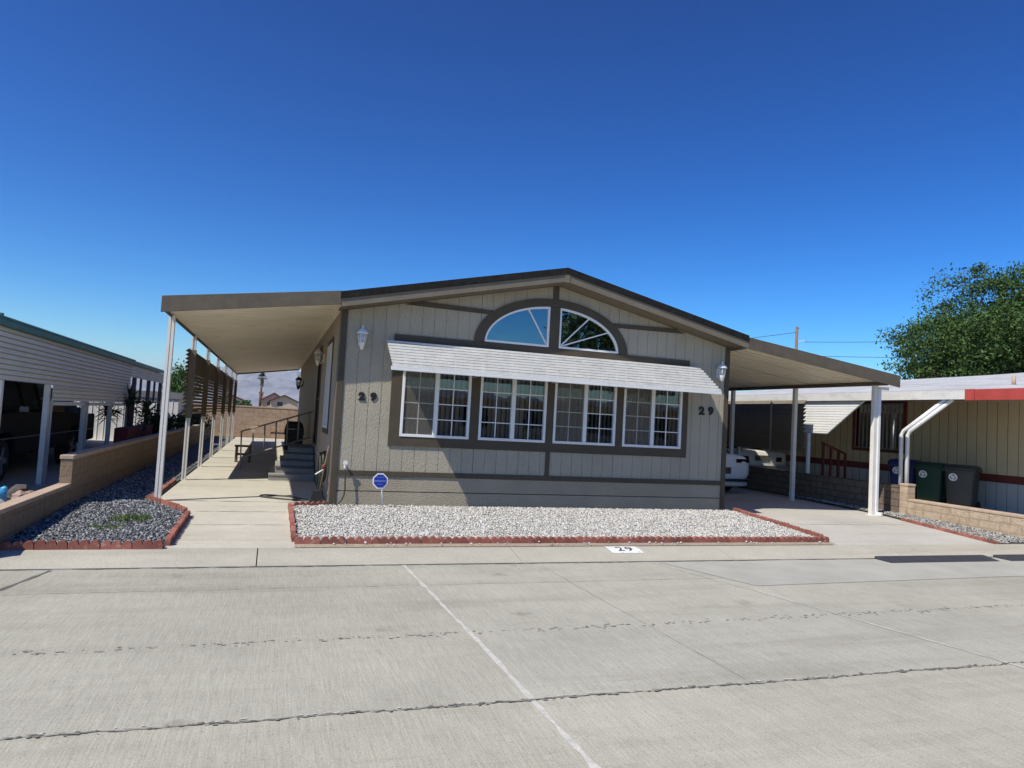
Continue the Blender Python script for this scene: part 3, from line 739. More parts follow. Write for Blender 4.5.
# wall lanterns ----------------------------------------------------------------
def lantern(p, out, mt, s=1., glass=True):
    p = Vector(p); out = Vector(out); c = p+out*.13*s
    mb = MB(); side = Vector((0,0,1)).cross(out)
    m = Matrix.Translation(p) @ Matrix((( side.x,out.x,0,0),(side.y,out.y,0,0),(side.z,out.z,1,0),(0,0,0,1)))
    mb.box(-.045*s,.045*s,0,.02*s,-.09*s,.09*s, m)
    mb.tube([p+out*.02*s+Vector((0,0,-.02*s)), p+out*.07*s+Vector((0,0,-.12*s)), c+Vector((0,0,-.10*s))], .013*s, 6)
    L = mb.build('wall_lantern', mt, house)
    cg = MB()
    cg.lathe([(.012*s,-.17*s),(.03*s,-.15*s),(.05*s,-.075*s),(.055*s,-.06*s),(.055*s,-.05*s)], c, 12)
    for k in range(6):
        t = PI*k/3; a = c+Vector((.05*math.cos(t),.05*math.sin(t),-.055))*s; b = c+Vector((.07*math.cos(t),.07*math.sin(t),.10))*s
        cg.tube([a,b], .0075*s, 5)
    cg.build('lantern_cage', mt, L)
    MB().lathe([(.095*s,.09*s),(.092*s,.105*s),(.055*s,.155*s),(.02*s,.175*s),(.012*s,.19*s),(.018*s,.20*s),(.012*s,.215*s),(.002*s,.225*s)], c, 12).build('lantern_cap', mt, L)
    MB().lathe([(.046*s,-.05*s),(.062*s,.09*s)], c, 12).build('lantern_glass', M['lamp_glass'], L)
    MB().lathe([(.0,-.04*s),(.018*s,-.03*s),(.018*s,.03*s),(.004*s,.05*s)], c, 8).build('bulb', M['white_plain'], L)
lantern((.33,0,2.70), (0,-1,0), M['white'])
lantern((7.16,0,2.66), (0,-1,0), M['white'])
lantern((0,3.75,2.62), (-1,0,0), M['postwhite'])
lantern((0,14.6,2.42), (-1,0,0), M['black'], 1.3)

# ------------------------------------------------------------------ left carport
cpl = thing('carport', 'long tan carport with brown louver screen on thin white posts left of the taupe house', 'carport', (-1.3,.4,0))
XL, ZLo, ZLi, YB = -2.56, 3.05, 3.405, 20.6
def deck(mb, x0, z0, x1, z1, ya, yb, per, hgt):
    """pan roof: ribs run from the house to the outer edge"""
    y = ya; vs = []; fs = []
    prof = []
    while y < yb-1e-6:
        prof += [(y,0),(y+per*.80,0),(y+per*.84,hgt),(y+per*.96,hgt)]; y += per
    prof.append((yb,0))
    for (yy, dz) in prof: vs += [(x0,yy,z0+dz),(x1,yy,z1+dz)]
    fs = [(2*i,2*i+2,2*i+3,2*i+1) for i in range(len(prof)-1)]
    mb.add(vs, fs)
    o = len(mb.v); mb.add([(x0,ya,z0+hgt+.05),(x1,ya,z1+hgt+.05),(x1,yb,z1+hgt+.05),(x0,yb,z0+hgt+.05)],[(0,1,2,3)])
mb = MB(); deck(mb, XL+.01, ZLo-.17, -.003, ZLi-.15, Y0+.01, YB, .2, .03)
mb.build('roof_deck', M['pan'], cpl, fixn=False)
mb = MB(); mb.prism([(XL-.02,ZLo),(RX0,ZLi),(RX0,ZLi-.215),(XL-.02,ZLo-.24)],'y',Y0-.02,Y0+.005); mb.build('front_fascia', M['gutter'], cpl, .004)
mb = MB(); mb.box(XL-.02,XL,Y0+.005,YB,ZLo-.15,ZLo); mb.prism([(XL,ZLo-.02),(-.005,ZLi-.02),(-.005,ZLi-.2),(XL,ZLo-.23)],'y',YB,YB+.02)
mb.box(XL+.001,XL+.03,Y0+.006,YB,ZLo-.21,ZLo-.16); mb.build('edge_fascia', M['gutter'], cpl)
mb = MB(); mb.box(-.05,-.004,Y0+.01,YB,ZLi-.23,ZLi-.16); mb.build('wall_rail', M['pan'], cpl)
LP = [.42,3.66,6.8,10.0,13.5,17.0,20.2]
def cpost(mb, x, y, z0, z1, w=.1):
    mb.box(x-.045,x+.045,y-w/2,y-w/2+.022,z0,z1); mb.box(x-.045,x+.045,y+w/2-.022,y+w/2,z0,z1)
    mb.box(x-.012,x+.012,y-w/2+.022,y+w/2-.022,z0,z1); mb.box(x-.06,x+.06,y-.07,y+.07,z0,z0+.012)
    mb.box(x-.045,x-.025,y-w/2+.022,y+w/2-.022,z0+.3,z1-.3) if False else None
for i, y in enumerate(LP):
    mb = MB()
    if i == 0:
        mb.box(-2.575,-2.535,y-.05,y+.05,0,ZLo-.18); mb.box(-2.525,-2.485,y-.05,y+.05,0,ZLo-.18); mb.box(-2.536,-2.524,y-.02,y+.02,0,ZLo-.18)
        mb.box(-2.60,-2.46,y-.07,y+.07,0,.012)
    else:
        mb.box(-2.57,-2.545,y-.04,y+.04,0,ZLo-.18); mb.box(-2.515,-2.49,y-.04,y+.04,0,ZLo-.18); mb.box(-2.546,-2.514,y-.01,y+.01,0,ZLo-.18); mb.box(-2.59,-2.47,y-.05,y+.05,0,.012)
    mb.build('post', M['postwhite'], cpl)
mb = MB(); a = math.radians(38)
for i in range(17):
    z = 1.30+i*.079; w = .082
    c, s = math.cos(a)*w/2, math.sin(a)*w/2; t = .004
    mb.prism([(-2.62-c,z-s),(-2.62+c,z+s),(-2.62+c-t*.6,z+s+t),(-2.62-c-t*.6,z-s+t)],'y',3.5,20.4)
lv = mb.build('louver_screen', M['louver'], cpl)
for y in LP[1:]: MB().box(-2.585,-2.475,y-.052,y+.052,1.22,2.57).build('louver_mullion', M['louver'], lv)


# ------------------------------------------------------------------ right carport
cpr = thing('carport', 'tan sloping carport over the driveway right of the taupe house, white car beneath', 'carport', (9.4,.0,-.03))
XR = 11.30
mb = MB(); deck(mb, 7.405, 3.245, XR-.02, 2.725, Y0+.01, 16, .245, .055); mb.build('roof_deck', M['pan'], cpr, fixn=False)
mb = MB(); mb.prism([(RX1,3.365),(XR+.02,2.90),(XR+.02,2.655),(RX1,3.145)],'y',Y0-.02,Y0+.005); mb.build('front_fascia', M['gutter'], cpr, .004)
mb = MB(); mb.box(7.41,7.45,Y0+.01,16,3.12,3.235); mb.build('wall_rail', M['gutter'], cpr)
mb = MB(); mb.box(10.97,11.03,Y0+.01,16,2.68,2.757); mb.build('beam', M['gutter'], cpr)
for y in (2.32,4.75,7.2,9.7):
    mb = MB(); mb.box(10.96,11.05,y-.045,y+.045,-.03,2.68); mb.box(10.93,11.08,y-.07,y+.07,-.03,-.018); mb.build('post', M['postwhite'], cpr, .004)
mb = MB(); mb.box(10.93,11.02,-.13,-.04,-.03,2.68); mb.box(10.90,11.05,-.15,-.02,-.03,-.018); mb.build('post', M['postwhite'], cpr, .006)
mb = MB(); mb.box(11.024,11.092,-.15,-.07,.03,2.60); mb.box(11.03,11.085,-.27,-.09,-.02,.05); mb.box(11.03,11.3,-.145,-.08,2.60,2.66)
mb.build('downspout', M['white'], cpr, .008)

# ------------------------------------------------------------------ entry steps, rail, things under the left carport
st = thing('entry_steps', 'concrete entry steps with dark treads rising along the house side wall', 'steps', (-.45,4.5,0))
XS = (-.95,-.82,-.72,-.63,-.55); RS = .133
for k in range(5):
    y0 = 3.95+.28*k
    MB().box(XS[k],-.022,y0,6.4,RS*k+(.002 if k else 0),RS*(k+1)-.03).build('step_block', M['step'], st)
    MB().box(XS[k]-.005,-.024,y0-.015,y0+.29 if k < 4 else 6.41,RS*(k+1)-.03+.001,RS*(k+1)).build('tread', M['stepdark'] if k else M['step'], st)
rl = thing('handrail', 'grey metal handrail sloping up across the concrete steps to the house wall', 'handrail', (-.8,5.5,0))
P0 = Vector((-1.65,6.46,.90)); P1 = Vector((-.03,6.46,1.47)); Q0 = Vector((-1.62,6.46,.28)); Q1 = Vector((-.03,6.46,.83))
MB().tube([P0,P1], .02, 8).build('top_rail', M['steel'], rl)
MB().tube([Q0,Q1], .017, 8).build('bottom_rail', M['steel'], rl)
for i in range(7):
    t = i/6*.96+.01; a = P0.lerp(P1,t); b = Q0.lerp(Q1,t)
    MB().tube([(b.x,b.y,0.0 if i == 0 else b.z),a], .017, 8).build('baluster', M['steel'], rl)
bn = thing('bench', 'low wooden bench standing on the path beyond the entry steps', 'bench', (-1.64,9,0))
mb = MB()
for i in range(3): mb.box(-1.86,-1.42,8.6+.13*i,8.71+.13*i,.41,.45)
mb.build('seat', M['wood'], bn)
for x in (-1.84,-1.50): MB().box(x,x+.06,8.63,8.95,0,.408).build('leg', M['wood'], bn)
MB().box(-1.80,-1.48,8.76,8.80,.18,.24).build('stretcher', M['wood'], bn)
gr = thing('barbecue_grill', 'black barbecue grill on a cart against the house side wall', 'grill', (-.36,9,0))
MB().loft([[(-.62,8.72,z0),(-.1,8.72,z0),(-.1,9.22,z0),(-.62,9.22,z0)] for z0 in (.78,.92)]+[[(-.58,8.78,1.08),(-.14,8.78,1.08),(-.14,9.16,1.08),(-.58,9.16,1.08)],[(-.52,8.86,1.16),(-.2,8.86,1.16),(-.2,9.08,1.16),(-.52,9.08,1.16)]], True, False).build('lid', M['black'], gr, .02)
MB().box(-.60,-.12,8.74,9.2,.12,.778).build('cabinet', M['black'], gr, .01)
for y in (8.7,9.24): MB().tube([(-.36,y,.08),(-.36,y+.03,.08)], .08, 12).build('wheel', M['black'], gr)
MB().box(-.98,-.622,8.76,9.18,.80,.83).build('side_shelf', M['steel'], gr)
MB().tube([(-.55,8.69,.95),(-.17,8.69,.95)], .012, 6).build('handle', M['chrome'], gr)

# hose, spigot, clutter at the house corner
hs = thing('garden_hose', 'dark garden hose looped on the concrete by the house corner and hung in coils', 'hose', (-.3,.5,0))
mb = MB()
pts = [Vector((-.05,.30,.05)), Vector((-.30,.62,.02)), Vector((-.55,1.05,.018)), Vector((-.95,1.25,.018)), Vector((-1.05,1.05,.018)), Vector((-.75,.78,.018)), Vector((-.35,.55,.018)), Vector((-.12,.30,.02)), Vector((-.10,.22,.35))]
def smooth_path(P, n=6):
    out = []
    for i in range(len(P)-1):
        p0 = P[max(i-1,0)]; p1 = P[i]; p2 = P[i+1]; p3 = P[min(i+2,len(P)-1)]
        for k in range(n):
            t = k/n; out.append(.5*((2*p1)+(p2-p0)*t+(2*p0-5*p1+4*p2-p3)*t*t+(3*p1-p0-3*p2+p3)*t**3))
    out.append(P[-1]); return out
mb.tube(smooth_path(pts), .0125, 8).build('hose_run', M['hose'], hs)
mb = MB()
for k in range(9):
    R = .2+.012*k; y0 = .45+.02*(k%4); cz = .62
    c = [Vector((-.06-.013*k, y0+R*.7*math.cos(t)+.015*math.sin(3*t+k), cz-.06*k*.3+R*1.15*math.sin(t))) for t in np.linspace(0,2*PI,25)]
    mb.tube(c, .0125, 7, False)
mb.build('hose_coil', M['hose'], hs)
MB().tube([(-.03,.45,.78),(-.2,.45,.80),(-.22,.45,.86)], .016, 6).build('hanger', M['steel'], hs)
nz = thing('spray_wand', 'white watering wand resting on the hose coils at the house corner', 'watering wand', (-.3,.2,.4))
MB().tube([(-.24,.12,.49),(-.12,.12,.57)], .012, 8).build('handle', M['white'], nz)
MB().lathe([(.012,0),(.035,.02),(.035,.06),(.02,.08)],(-.11,.12,.58), 10).build('spray_head', M['orange'], nz)
br = thing('broom', 'worn broom leaning upright among the hoses at the house corner', 'broom', (-.16,.25,0))
MB().tube([(-.17,.22,.05),(-.05,.22,.95)], .013, 7).build('handle', M['wood'], br)
MB().loft([[(-.30,.19,.02),(-.08,.19,.02),(-.08,.25,.02),(-.30,.25,.02)],[(-.25,.2,.22),(-.13,.2,.22),(-.13,.24,.22),(-.25,.24,.22)]],True,False).build('bristles', M['black'], br)
sp = MB(); sp.tube([(.20,-.001,.68),(.20,-.10,.69)], .016, 8); sp.tube([(.20,-.085,.70),(.20,-.10,.60)], .02, 8); sp.disc((.20,-.115,.71),.035,'y',.014)
spig = sp.build('spigot', M['white_plain'], house)
tag(MB().tube(smooth_path([Vector((.20,-.10,.61)),Vector((.215,-.11,.4)),Vector((.21,-.10,.2)),Vector((.12,-.09,.05)),Vector((-.06,-.1,.02)),Vector((-.2,.05,.03))]), .012, 8).build('hose', M['hose']),
    'grey hose hanging from the spigot on the front wall at the house corner', 'hose')

# security sign
sg = thing('yard_sign', 'blue octagonal security sign with white border on a white stake in the gravel', 'sign', (.80,-.3,.0))
def octo(r, c, z):
    return [(c+r*math.cos(PI/8+i*PI/4), z+r*1.02*math.sin(PI/8+i*PI/4)) for i in range(8)]
MB().prism(octo(.128,.735,.455),'y',-.342,-.334).build('border', M['white_plain'], sg)
fc = MB().prism(octo(.106,.735,.457),'y',-.347,-.3425).build('face', M['signblue'], sg)
mb = MB(); rr = random.Random(4)
for z, w, h in ((.515,.05,.012),(.456,.085,.03),(.405,.045,.010)):
    x = .735-w
    while x < .735+w: 
        q = rr.uniform(.010,.018); mb.box(x,x+q,-.3495,-.3472,z-h/2,z+h/2); x += q+.006
mb.build('lettering', M['signlight'], fc)
MB().tube([(.742,-.331,.56),(.81,-.325,-.02)], .009, 6).build('stake', M['white_plain'], sg)

# rubber ramps at the kerb
def ramp(name, x0, x1, label):
    mb = MB(); mb.prism([(-3.585,-.172),(-3.585,-.135),(-3.63,-.135),(-3.88,-.172)],'x',x0,x1)
    o = mb.build(name, M['mat_rubber'], bevel=.006); tag(o, label, 'kerb ramp')
ramp('kerb_ramp', 7.42, 9.55, 'long black rubber ramp lying in the gutter before the carport driveway')
ramp('kerb_ramp', 9.78, 11.8, 'black rubber ramp in the gutter partly cut off by the right photo edge')

# ------------------------------------------------------------------ walls
wl = thing('block_wall', 'tan block wall with stepped front end along the grey gravel bed', 'wall', (-3.65,5,0))
mb = MB(); mb.box(-3.70,-3.55,-.25,24.3,-.25,.64); mb.box(-3.70,-3.55,-3.35,-.252,-.25,.255); mb.build('blocks', M['block_l'], wl)
mb = MB(); mb.box(-3.712,-3.538,-.262,24.3,.642,.70); mb.build('cap', M['cap'], wl, .008)
mb = MB(); mb.box(-3.706,-3.545,-3.36,-.267,.257,.31); mb.build('cap', M['cap'], wl, .008)
wr = thing('block_wall', 'rough tan split-face block wall beside the driveway with low front part and taller rear', 'wall', (11.9,3,0))
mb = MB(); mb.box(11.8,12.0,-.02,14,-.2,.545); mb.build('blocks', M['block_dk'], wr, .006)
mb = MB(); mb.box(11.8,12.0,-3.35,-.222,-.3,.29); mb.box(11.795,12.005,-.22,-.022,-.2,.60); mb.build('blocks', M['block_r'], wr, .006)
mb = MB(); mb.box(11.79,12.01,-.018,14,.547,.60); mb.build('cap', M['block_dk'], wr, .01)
mb = MB(); mb.box(11.785,12.015,-.23,-.02,.602,.655); mb.box(11.79,12.01,-3.36,-.232,.292,.345); mb.build('cap', M['cap'], wr, .01)
wb = thing('block_wall', 'long tan block wall closing the yard far behind the left carport', 'wall', (-3,24.8,0))
MB().box(-16,30,24.6,24.8,-.2,1.46).build('blocks', M['block_b'], wb)
MB().box(-16,30,24.58,24.82,1.462,1.52).build('cap', M['cap'], wb)

# ------------------------------------------------------------------ neighbour on the left
nl = thing('carport', 'beige carport with horizontal lap siding and green eave behind the left block wall', 'carport', (-6,4,0))
def laps(mb, x, y0, y1, z0, z1, per=.0755):
    z = z0
    while z < z1-.01:
        t = min(z+per, z1); mb.prism([(x,z),(x+.018,z),(x+.004,t),(x,t)],'y',y0,y1) if False else mb.add([(x+.036,y0,z),(x+.036,y1,z),(x+.003,y1,t),(x+.003,y0,t),(x,y0,z),(x,y1,z),(x,y1,t),(x,y0,t)],
            [(0,1,2,3),(0,4,5,1),(0,3,7,4),(1,5,6,2)]); z = t
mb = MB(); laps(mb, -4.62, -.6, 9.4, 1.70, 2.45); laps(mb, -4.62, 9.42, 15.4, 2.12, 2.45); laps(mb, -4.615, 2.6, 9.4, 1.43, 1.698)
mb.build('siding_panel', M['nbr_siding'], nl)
mb = MB(); mb.box(-8.0,-4.56,-.62,15.5,2.50,2.56); mb.box(-4.59,-4.53,-.62,9.4,2.452,2.54); mb.box(-4.585,-4.535,9.41,15.5,2.455,2.53); mb.box(-4.6,-4.52,-.64,9.42,2.545,2.575)
mb.box(-4.72,-4.60,-.1,-.02,2.57,2.63); mb.build('roof', M['green'], nl)
mb = MB(); mb.box(-4.66,-4.58,2.6,9.35,1.345,1.41); mb.build('rail', M['white_plain'], nl)
for y in (.12,2.33,2.52,4.85,5.02,7.25,9.35):
    z1 = 1.70 if y < 2.4 else 1.43
    mb = MB(); mb.box(-4.66,-4.58,y-.04,y+.04,-.02,z1); mb.build('post', M['postwhite'], nl)
nh = thing('house', 'neighbouring house wall in deep shade behind the left carport', 'house', (-10,6,0))
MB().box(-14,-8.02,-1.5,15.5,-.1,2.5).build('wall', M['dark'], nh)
MB().prism([(-14.3,2.502),(-7.9,2.57),(-11,3.3)],'y',-1.7,15.7).build('roof', M['greyroof'], nh)
# storage things at the back of that carport
MB_ = MB(); MB_.box(-7.0,-6.2,8.9,9.6,0,1.7); sh = MB_.build('storage_cabinet', M['skirt'], bevel=.01)
tag(sh, 'pale storage cabinet standing at the back of the left carport', 'cabinet')
MB().box(-6.61,-6.59,8.895,8.8995,.05,1.65).build('door_gap', M['dark'], sh)
MB().tube([(-6.55,8.88,.8),(-6.55,8.88,1.0)], .012, 6).build('handle', M['chrome'], sh)
# trellis frame
tf = thing('trellis_frame', 'open grey metal post frame beyond the beige siding of the left carport', 'trellis', (-4.6,12.3,0))
for y in (9.9,12.2,14.5): MB().box(-4.65,-4.55,y-.05,y+.05,0,2.12).build('post', M['purple'], tf)
for y in (10.9,13.3): MB().box(-4.63,-4.57,y-.03,y+.03,1.502,2.12).build('upright', M['purple'], tf)
MB().box(-4.63,-4.57,9.9,14.5,1.44,1.50).build('crossbar', M['purple'], tf)
# white shed
ws = thing('white_shed', 'white flat-roofed shed behind the grey trellis frame at left', 'shed', (-5.2,18,0))
mb = MB(); mb.box(-7.6,-4.30,17,21,-.1,1.62)
for i in range(16): mb.box(-7.5+.2*i,-7.48+.2*i,16.985,16.999,0,1.62)
mb.build('wall', M['white_plain'], ws)
MB().box(-7.75,-4.15,16.96,21.2,1.622,1.86).build('roof', M['greyroof'], ws)
MB().disc((-4.75,16.96,1.15),.09,'y',.05).build('wall_lamp', M['steel'], ws)
# red planter
pl = thing('planter_box', 'long red planter box behind the block wall under the yuccas', 'planter', (-4.4,8.8,0))
mb = MB(); mb.box(-4.5,-4.2,7.3,10.9,.25,.82); mb.build('box', M['planter'], pl, .01)
mb = MB(); mb.box(-4.48,-4.22,7.4,7.48,0,.248); mb.box(-4.48,-4.22,10.7,10.78,0,.248); mb.build('foot', M['planter'], pl)
MB().box(-4.47,-4.23,7.34,10.86,.822,.83).build('soil', M['rockdark'], pl)

def leaves(n_clump, center, radii, per, spread, size, mat, parent, name='crown', shell=.55, seed=1, flat=1., bias=None, aspect=.5):
    r = np.random.default_rng(seed)
    d = r.normal(size=(n_clump,3)); d /= np.linalg.norm(d,axis=1)[:,None]
    rad = shell+(1-shell)*r.random(n_clump)**.6
    lump = 1+.16*np.sin(d[:,0]*5+seed)+.13*np.sin(d[:,1]*6+2*seed)+.14*np.sin(d[:,2]*7+d[:,0]*4+seed)
    C = np.array(center)+d*rad[:,None]*lump[:,None]*np.array(radii)
    if bias is not None: C = C[bias(C)]
    n = len(C)
    P = np.repeat(C,per,0)+r.normal(size=(n*per,3))*np.repeat(spread*r.uniform(.55,1.25,n),per)[:,None]*np.array([1,1,flat])
    m = len(P); u = r.normal(size=(m,3)); u /= np.linalg.norm(u,axis=1)[:,None]
    w = np.cross(u, r.normal(size=(m,3))); w /= np.linalg.norm(w,axis=1)[:,None]
    s = size*r.uniform(.5,1.3,(m,1)); u *= s; w *= s*aspect
    V = np.stack([P-u, P-.2*u+w, P+u, P-.2*u-w],1).reshape(-1,3)
    off = np.array(ORG.get(parent.name, Vector((0,0,0)))) if parent is not None else 0
    o = numpy_mesh(name, V-off, np.arange(4*m).reshape(-1,4), mat, parent)
    return C
def trunk(base, C, parent, r0, fork, nl, seed=1, mat=None):
    rr = random.Random(seed); mb = MB(); b = Vector(base); f = Vector(fork)
    mb.tube([b, b.lerp(f,.5)+Vector((rr.uniform(-.1,.1)*r0*5,0,0)), f], [r0, r0*.8, r0*.65], 10)
    for i in range(nl):
        e = Vector(C[rr.randrange(len(C))]); m = f.lerp(e,.5)+Vector((rr.uniform(-.5,.5),rr.uniform(-.5,.5),rr.uniform(0,.5)))*r0*2
        mb.tube([f, m, e], [r0*.45, r0*.25, r0*.07], 6)
        for k in range(2):
            e2 = Vector(C[rr.randrange(len(C))])
            if (e2-m).length < (e-f).length: mb.tube([m, m.lerp(e2,.5), e2], [r0*.2, r0*.12, r0*.05], 5)
    return mb.build('trunk', mat or M['bark'], parent)
def tree(name, label, base, center, radii, nc, per, spread, size, mat, r0, seed, cat='tree', **kw):
    t = thing(name, label, cat, base)
    C = leaves(nc, center, radii, per, spread, size, mat, t, seed=seed, **kw)
    trunk(base, C, t, r0, (base[0]*.7+center[0]*.3, base[1]*.7+center[1]*.3, base[2]+(center[2]-base[2])*.55), 14, seed)
    return t
# yuccas
def yucca(x, y, stems, label, seed):
    t = thing('yucca', label, 'yucca', (x,y,0)); rr = random.Random(seed); st_ = MB(); lf = MB()
    for dx, h in stems:
        top = Vector((x+dx*1.4, y+rr.uniform(-.2,.2), h)); st_.tube([(x+dx,y,0),(x+dx*1.2,y,h*.5),top], [.06,.05,.04], 7)
        for i in range(60):
            a = rr.uniform(0,2*PI); e = rr.uniform(-.7,1.3); L = rr.uniform(.3,.5)
            d = Vector((math.cos(a)*math.cos(e), math.sin(a)*math.cos(e), math.sin(e))); sd = d.cross(Vector((0,0,1))).normalized()*.022
            b0 = top+Vector((0,0,rr.uniform(-.25,.05))); tip = b0+d*L+Vector((0,0,-.1*L))
            lf.add([b0-sd*.6,b0+sd*.6,b0+d*L*.5+sd,tip,b0+d*L*.5-sd],[(0,1,2,3,4)])
    st_.build('stem', M['bark'], t); lf.build('leaves', M['leaf_dark'], t, fixn=False)
yucca(-4.35, 8.9, [(-.1,1.55),(.2,1.3)], 'two-stemmed dark yucca right behind the red planter', 3)
yucca(-4.75, 7.9, [(0,1.25)], 'shorter single dark yucca left of the two-stemmed one', 4)
def shrub(name, label, c, rad, n, mat, seed, cat='shrub', size=.05):
    t = thing(name, label, cat, (c[0],c[1],0))
    C = leaves(n, c, rad, 26, .09, size, mat, t, 'foliage', .35, seed)
    mb = MB()
    for i in range(6): mb.tube([(c[0],c[1],0), Vector(C[i*3 % len(C)])], [.02,.006], 5)
    mb.build('stem', M['bark'], t); return t
shrub('shrub', 'round dark green shrub behind the wall right of the yuccas', (-4.2,12.0,.75), (.55,.9,.45), 90, M['leaf_dark'], 5)
shrub('shrub', 'small dark shrub behind the wall at the right end of the white shed', (-4.05,15.6,.75), (.45,.5,.35), 60, M['leaf_dark'], 6)
shrub('shrub', 'low dry shrub seen between carport posts below the louver screen', (-3.95,19.5,.8), (.5,1.2,.45), 80, M['leaf_dark'], 9)
tree('tree', 'small leafy green tree beyond the yard wall left of the louver screen', (-9.2,60,-.1), (-9.2,60,2.7), (1.7,1.6,1.6), 110, 40, .28, .14, M['leaf_bright'], .14, 8)

# pickup truck -----------------------------------------------------------------
def wheel(t, x, y, r, w, hubcol=None):
    wh = MB().lathe([(r*.6,-w/2),(r*.93,-w/2),(r,-w*.3),(r,w*.3),(r*.93,w/2),(r*.6,w/2)],(0,0,0),24)
    wh.v = [(x+v[2], y+v[0], r+v[1]) for v in wh.v]; wv = wh.build('wheel', M['black'], t)
    h = MB()
    for sx in (-1,1):
        q = MB().lathe([(.02,0),(r*.16,.012),(r*.2,0)],(0,0,0),12); q.v = [(x+sx*(w/2+abs(v[2])), y+v[0], r+v[1]) for v in q.v]; h.add(q.v,q.f,True)
        for k in range(5):
            a = 2*PI*k/5; c, s = math.cos(a), math.sin(a); pw = .13*r
            pts = [(c*.12*r-s*pw, s*.12*r+c*pw),(c*.62*r-s*pw*.8, s*.62*r+c*pw*.8),(c*.62*r+s*pw*.8, s*.62*r-c*pw*.8),(c*.12*r+s*pw, s*.12*r-c*pw)]
            h.prism([(y+p, r+q2) for p, q2 in pts],'x', x+sx*(w/2+.002), x+sx*(w/2-.03))
    h.build('rim', M['rim'], wv)
tk = thing('pickup_truck', 'black pickup truck parked in the dark left carport behind the block wall', 'pickup truck', (-6.1,4,0))
xo, xi_ = -5.14, -6.98
side = [(.95,.45),(.95,1.0),(1.15,1.12),(2.55,1.2),(2.6,1.22),(8.3,1.12),(8.35,.5),(7.0,.45),(6.98,.7),(6.7,.86),(6.3,.86),(6.02,.7),(6.0,.45),(2.72,.45),(2.7,.68),(2.42,.84),(2.0,.84),(1.72,.68),(1.7,.45)]
MB().prism(side,'x',xi_,xo).build('body', M['carblack'], tk, .03)
def ts(y, w, z): return [(-6.06-w,y,z),(-6.06+w,y,z)]
cab = MB(); bot = [(-6.86,2.2,1.19),(-5.26,2.2,1.19),(-5.26,4.55,1.19),(-6.86,4.55,1.19)]; topc = [(-6.7,2.85,1.78),(-5.42,2.85,1.78),(-5.42,4.35,1.78),(-6.7,4.35,1.78)]
cab.loft([bot, topc], True, False).build('cab_glass', M['carglass'], tk, .03)
MB().loft([[(-6.74,2.75,1.76),(-5.38,2.75,1.76),(-5.38,4.45,1.76),(-6.74,4.45,1.76)],[(-6.6,2.95,1.86),(-5.5,2.95,1.86),(-5.5,4.3,1.86),(-6.6,4.3,1.86)]],True,False).build('cab_roof', M['carblack'], tk, .03)
mb = MB()
for y in (3.5,4.5): mb.loft([[(-5.27,y-.05,1.19),(-5.25,y-.05,1.19),(-5.25,y+.05,1.19),(-5.27,y+.05,1.19)],[(-5.43,y-.1,1.77),(-5.40,y-.1,1.77),(-5.40,y,1.77),(-5.43,y,1.77)]],True,False)
mb.build('door_pillar', M['carblack'], tk)
mb = MB(); mb.box(-5.16,-5.135,1.8,8.2,.74,.76); mb.build('side_moulding', M['chrome'], tk)
mb = MB(); mb.box(-5.14,-5.0,2.77,2.85,1.2,1.30); mb.build('side_mirror', M['steel'], tk, .02)
for y in (2.21,6.5):
    for x in (-5.28,-6.84): wheel(tk, x, y, .38, .24)
MB().box(-6.95,-5.17,.82,.94,.46,.66).build('bumper', M['chrome'], tk, .02)
for x in (-6.8,-5.55): MB().box(x,x+.3,.92,.948,.78,.95).build('headlight', M['sticker'], tk)
cb = MB().box(-5.6,-5.18,4.75,5.75,1.13,1.42).build('cardboard_box', M['cardbox'], bevel=.01); tag(cb, 'brown cardboard box on the pickup bed in the left carport', 'box')
MB().box(-5.62,-5.16,4.74,5.76,1.421,1.46).build('lid', M['sticker'], cb)
r = np.random.default_rng(3); vs = []; nx = 10
for i in range(nx):
    for j in range(nx):
        x = -5.75+.6*i/(nx-1); y = 5.9+1.4*j/(nx-1); e = min(i,j,nx-1-i,nx-1-j)/3.
        vs.append((x, y, 1.14+.36*min(1,e)+r.uniform(-.07,.07)*(e > 0)))
tp = MB(); tp.add(vs, [(i*nx+j,i*nx+j+1,(i+1)*nx+j+1,(i+1)*nx+j) for i in range(nx-1) for j in range(nx-1)], True)
tag(tp.build('blue_tarp', M['bluetarp']), 'crumpled blue tarp heaped on the bed of the black pickup', 'tarp')

# glazed ornament and rocks on the low planter
def blob(name, c, r, mat, seed, lab, cat, group=None, sc_=(1,1,.8)):
    v, f = ico(); import bmesh
    bm = bmesh.new(); bmesh.ops.create_icosphere(bm, subdivisions=2, radius=1.)
    rr = random.Random(seed)
    for q in bm.verts: q.co *= rr.uniform(.82,1.12); q.co = Vector((c[0]+q.co.x*r*sc_[0], c[1]+q.co.y*r*sc_[1], c[2]+q.co.z*r*sc_[2]))
    mb = MB(); mb.add([q.co.copy() for q in bm.verts], [tuple(x.index for x in f_.verts) for f_ in bm.faces]); bm.free()
    return tag(mb.build(name, mat), lab, cat, group)
MB_ = MB(); MB_.lathe([(.06,.02),(.10,.05),(.115,.10),(.10,.15),(.05,.18),(.01,.185)],(-4.0,-1.62,.2),20)
for k in range(14):
    a = k*2.4; zz = .04+.14*((k*.618)%1); rad = .105-.045*abs(zz-.1)/.1
    MB_.lathe([(.002,-.036),(.028,-.02),(.037,0),(.028,.02),(.002,.036)],(-4.0+math.cos(a)*rad,-1.62+math.sin(a)*rad,.2+zz),8)
tag(MB_.build('glazed_ornament', M['bluecer']), 'light blue glazed knobbly garden ornament behind the low block wall at the left edge', 'ornament')
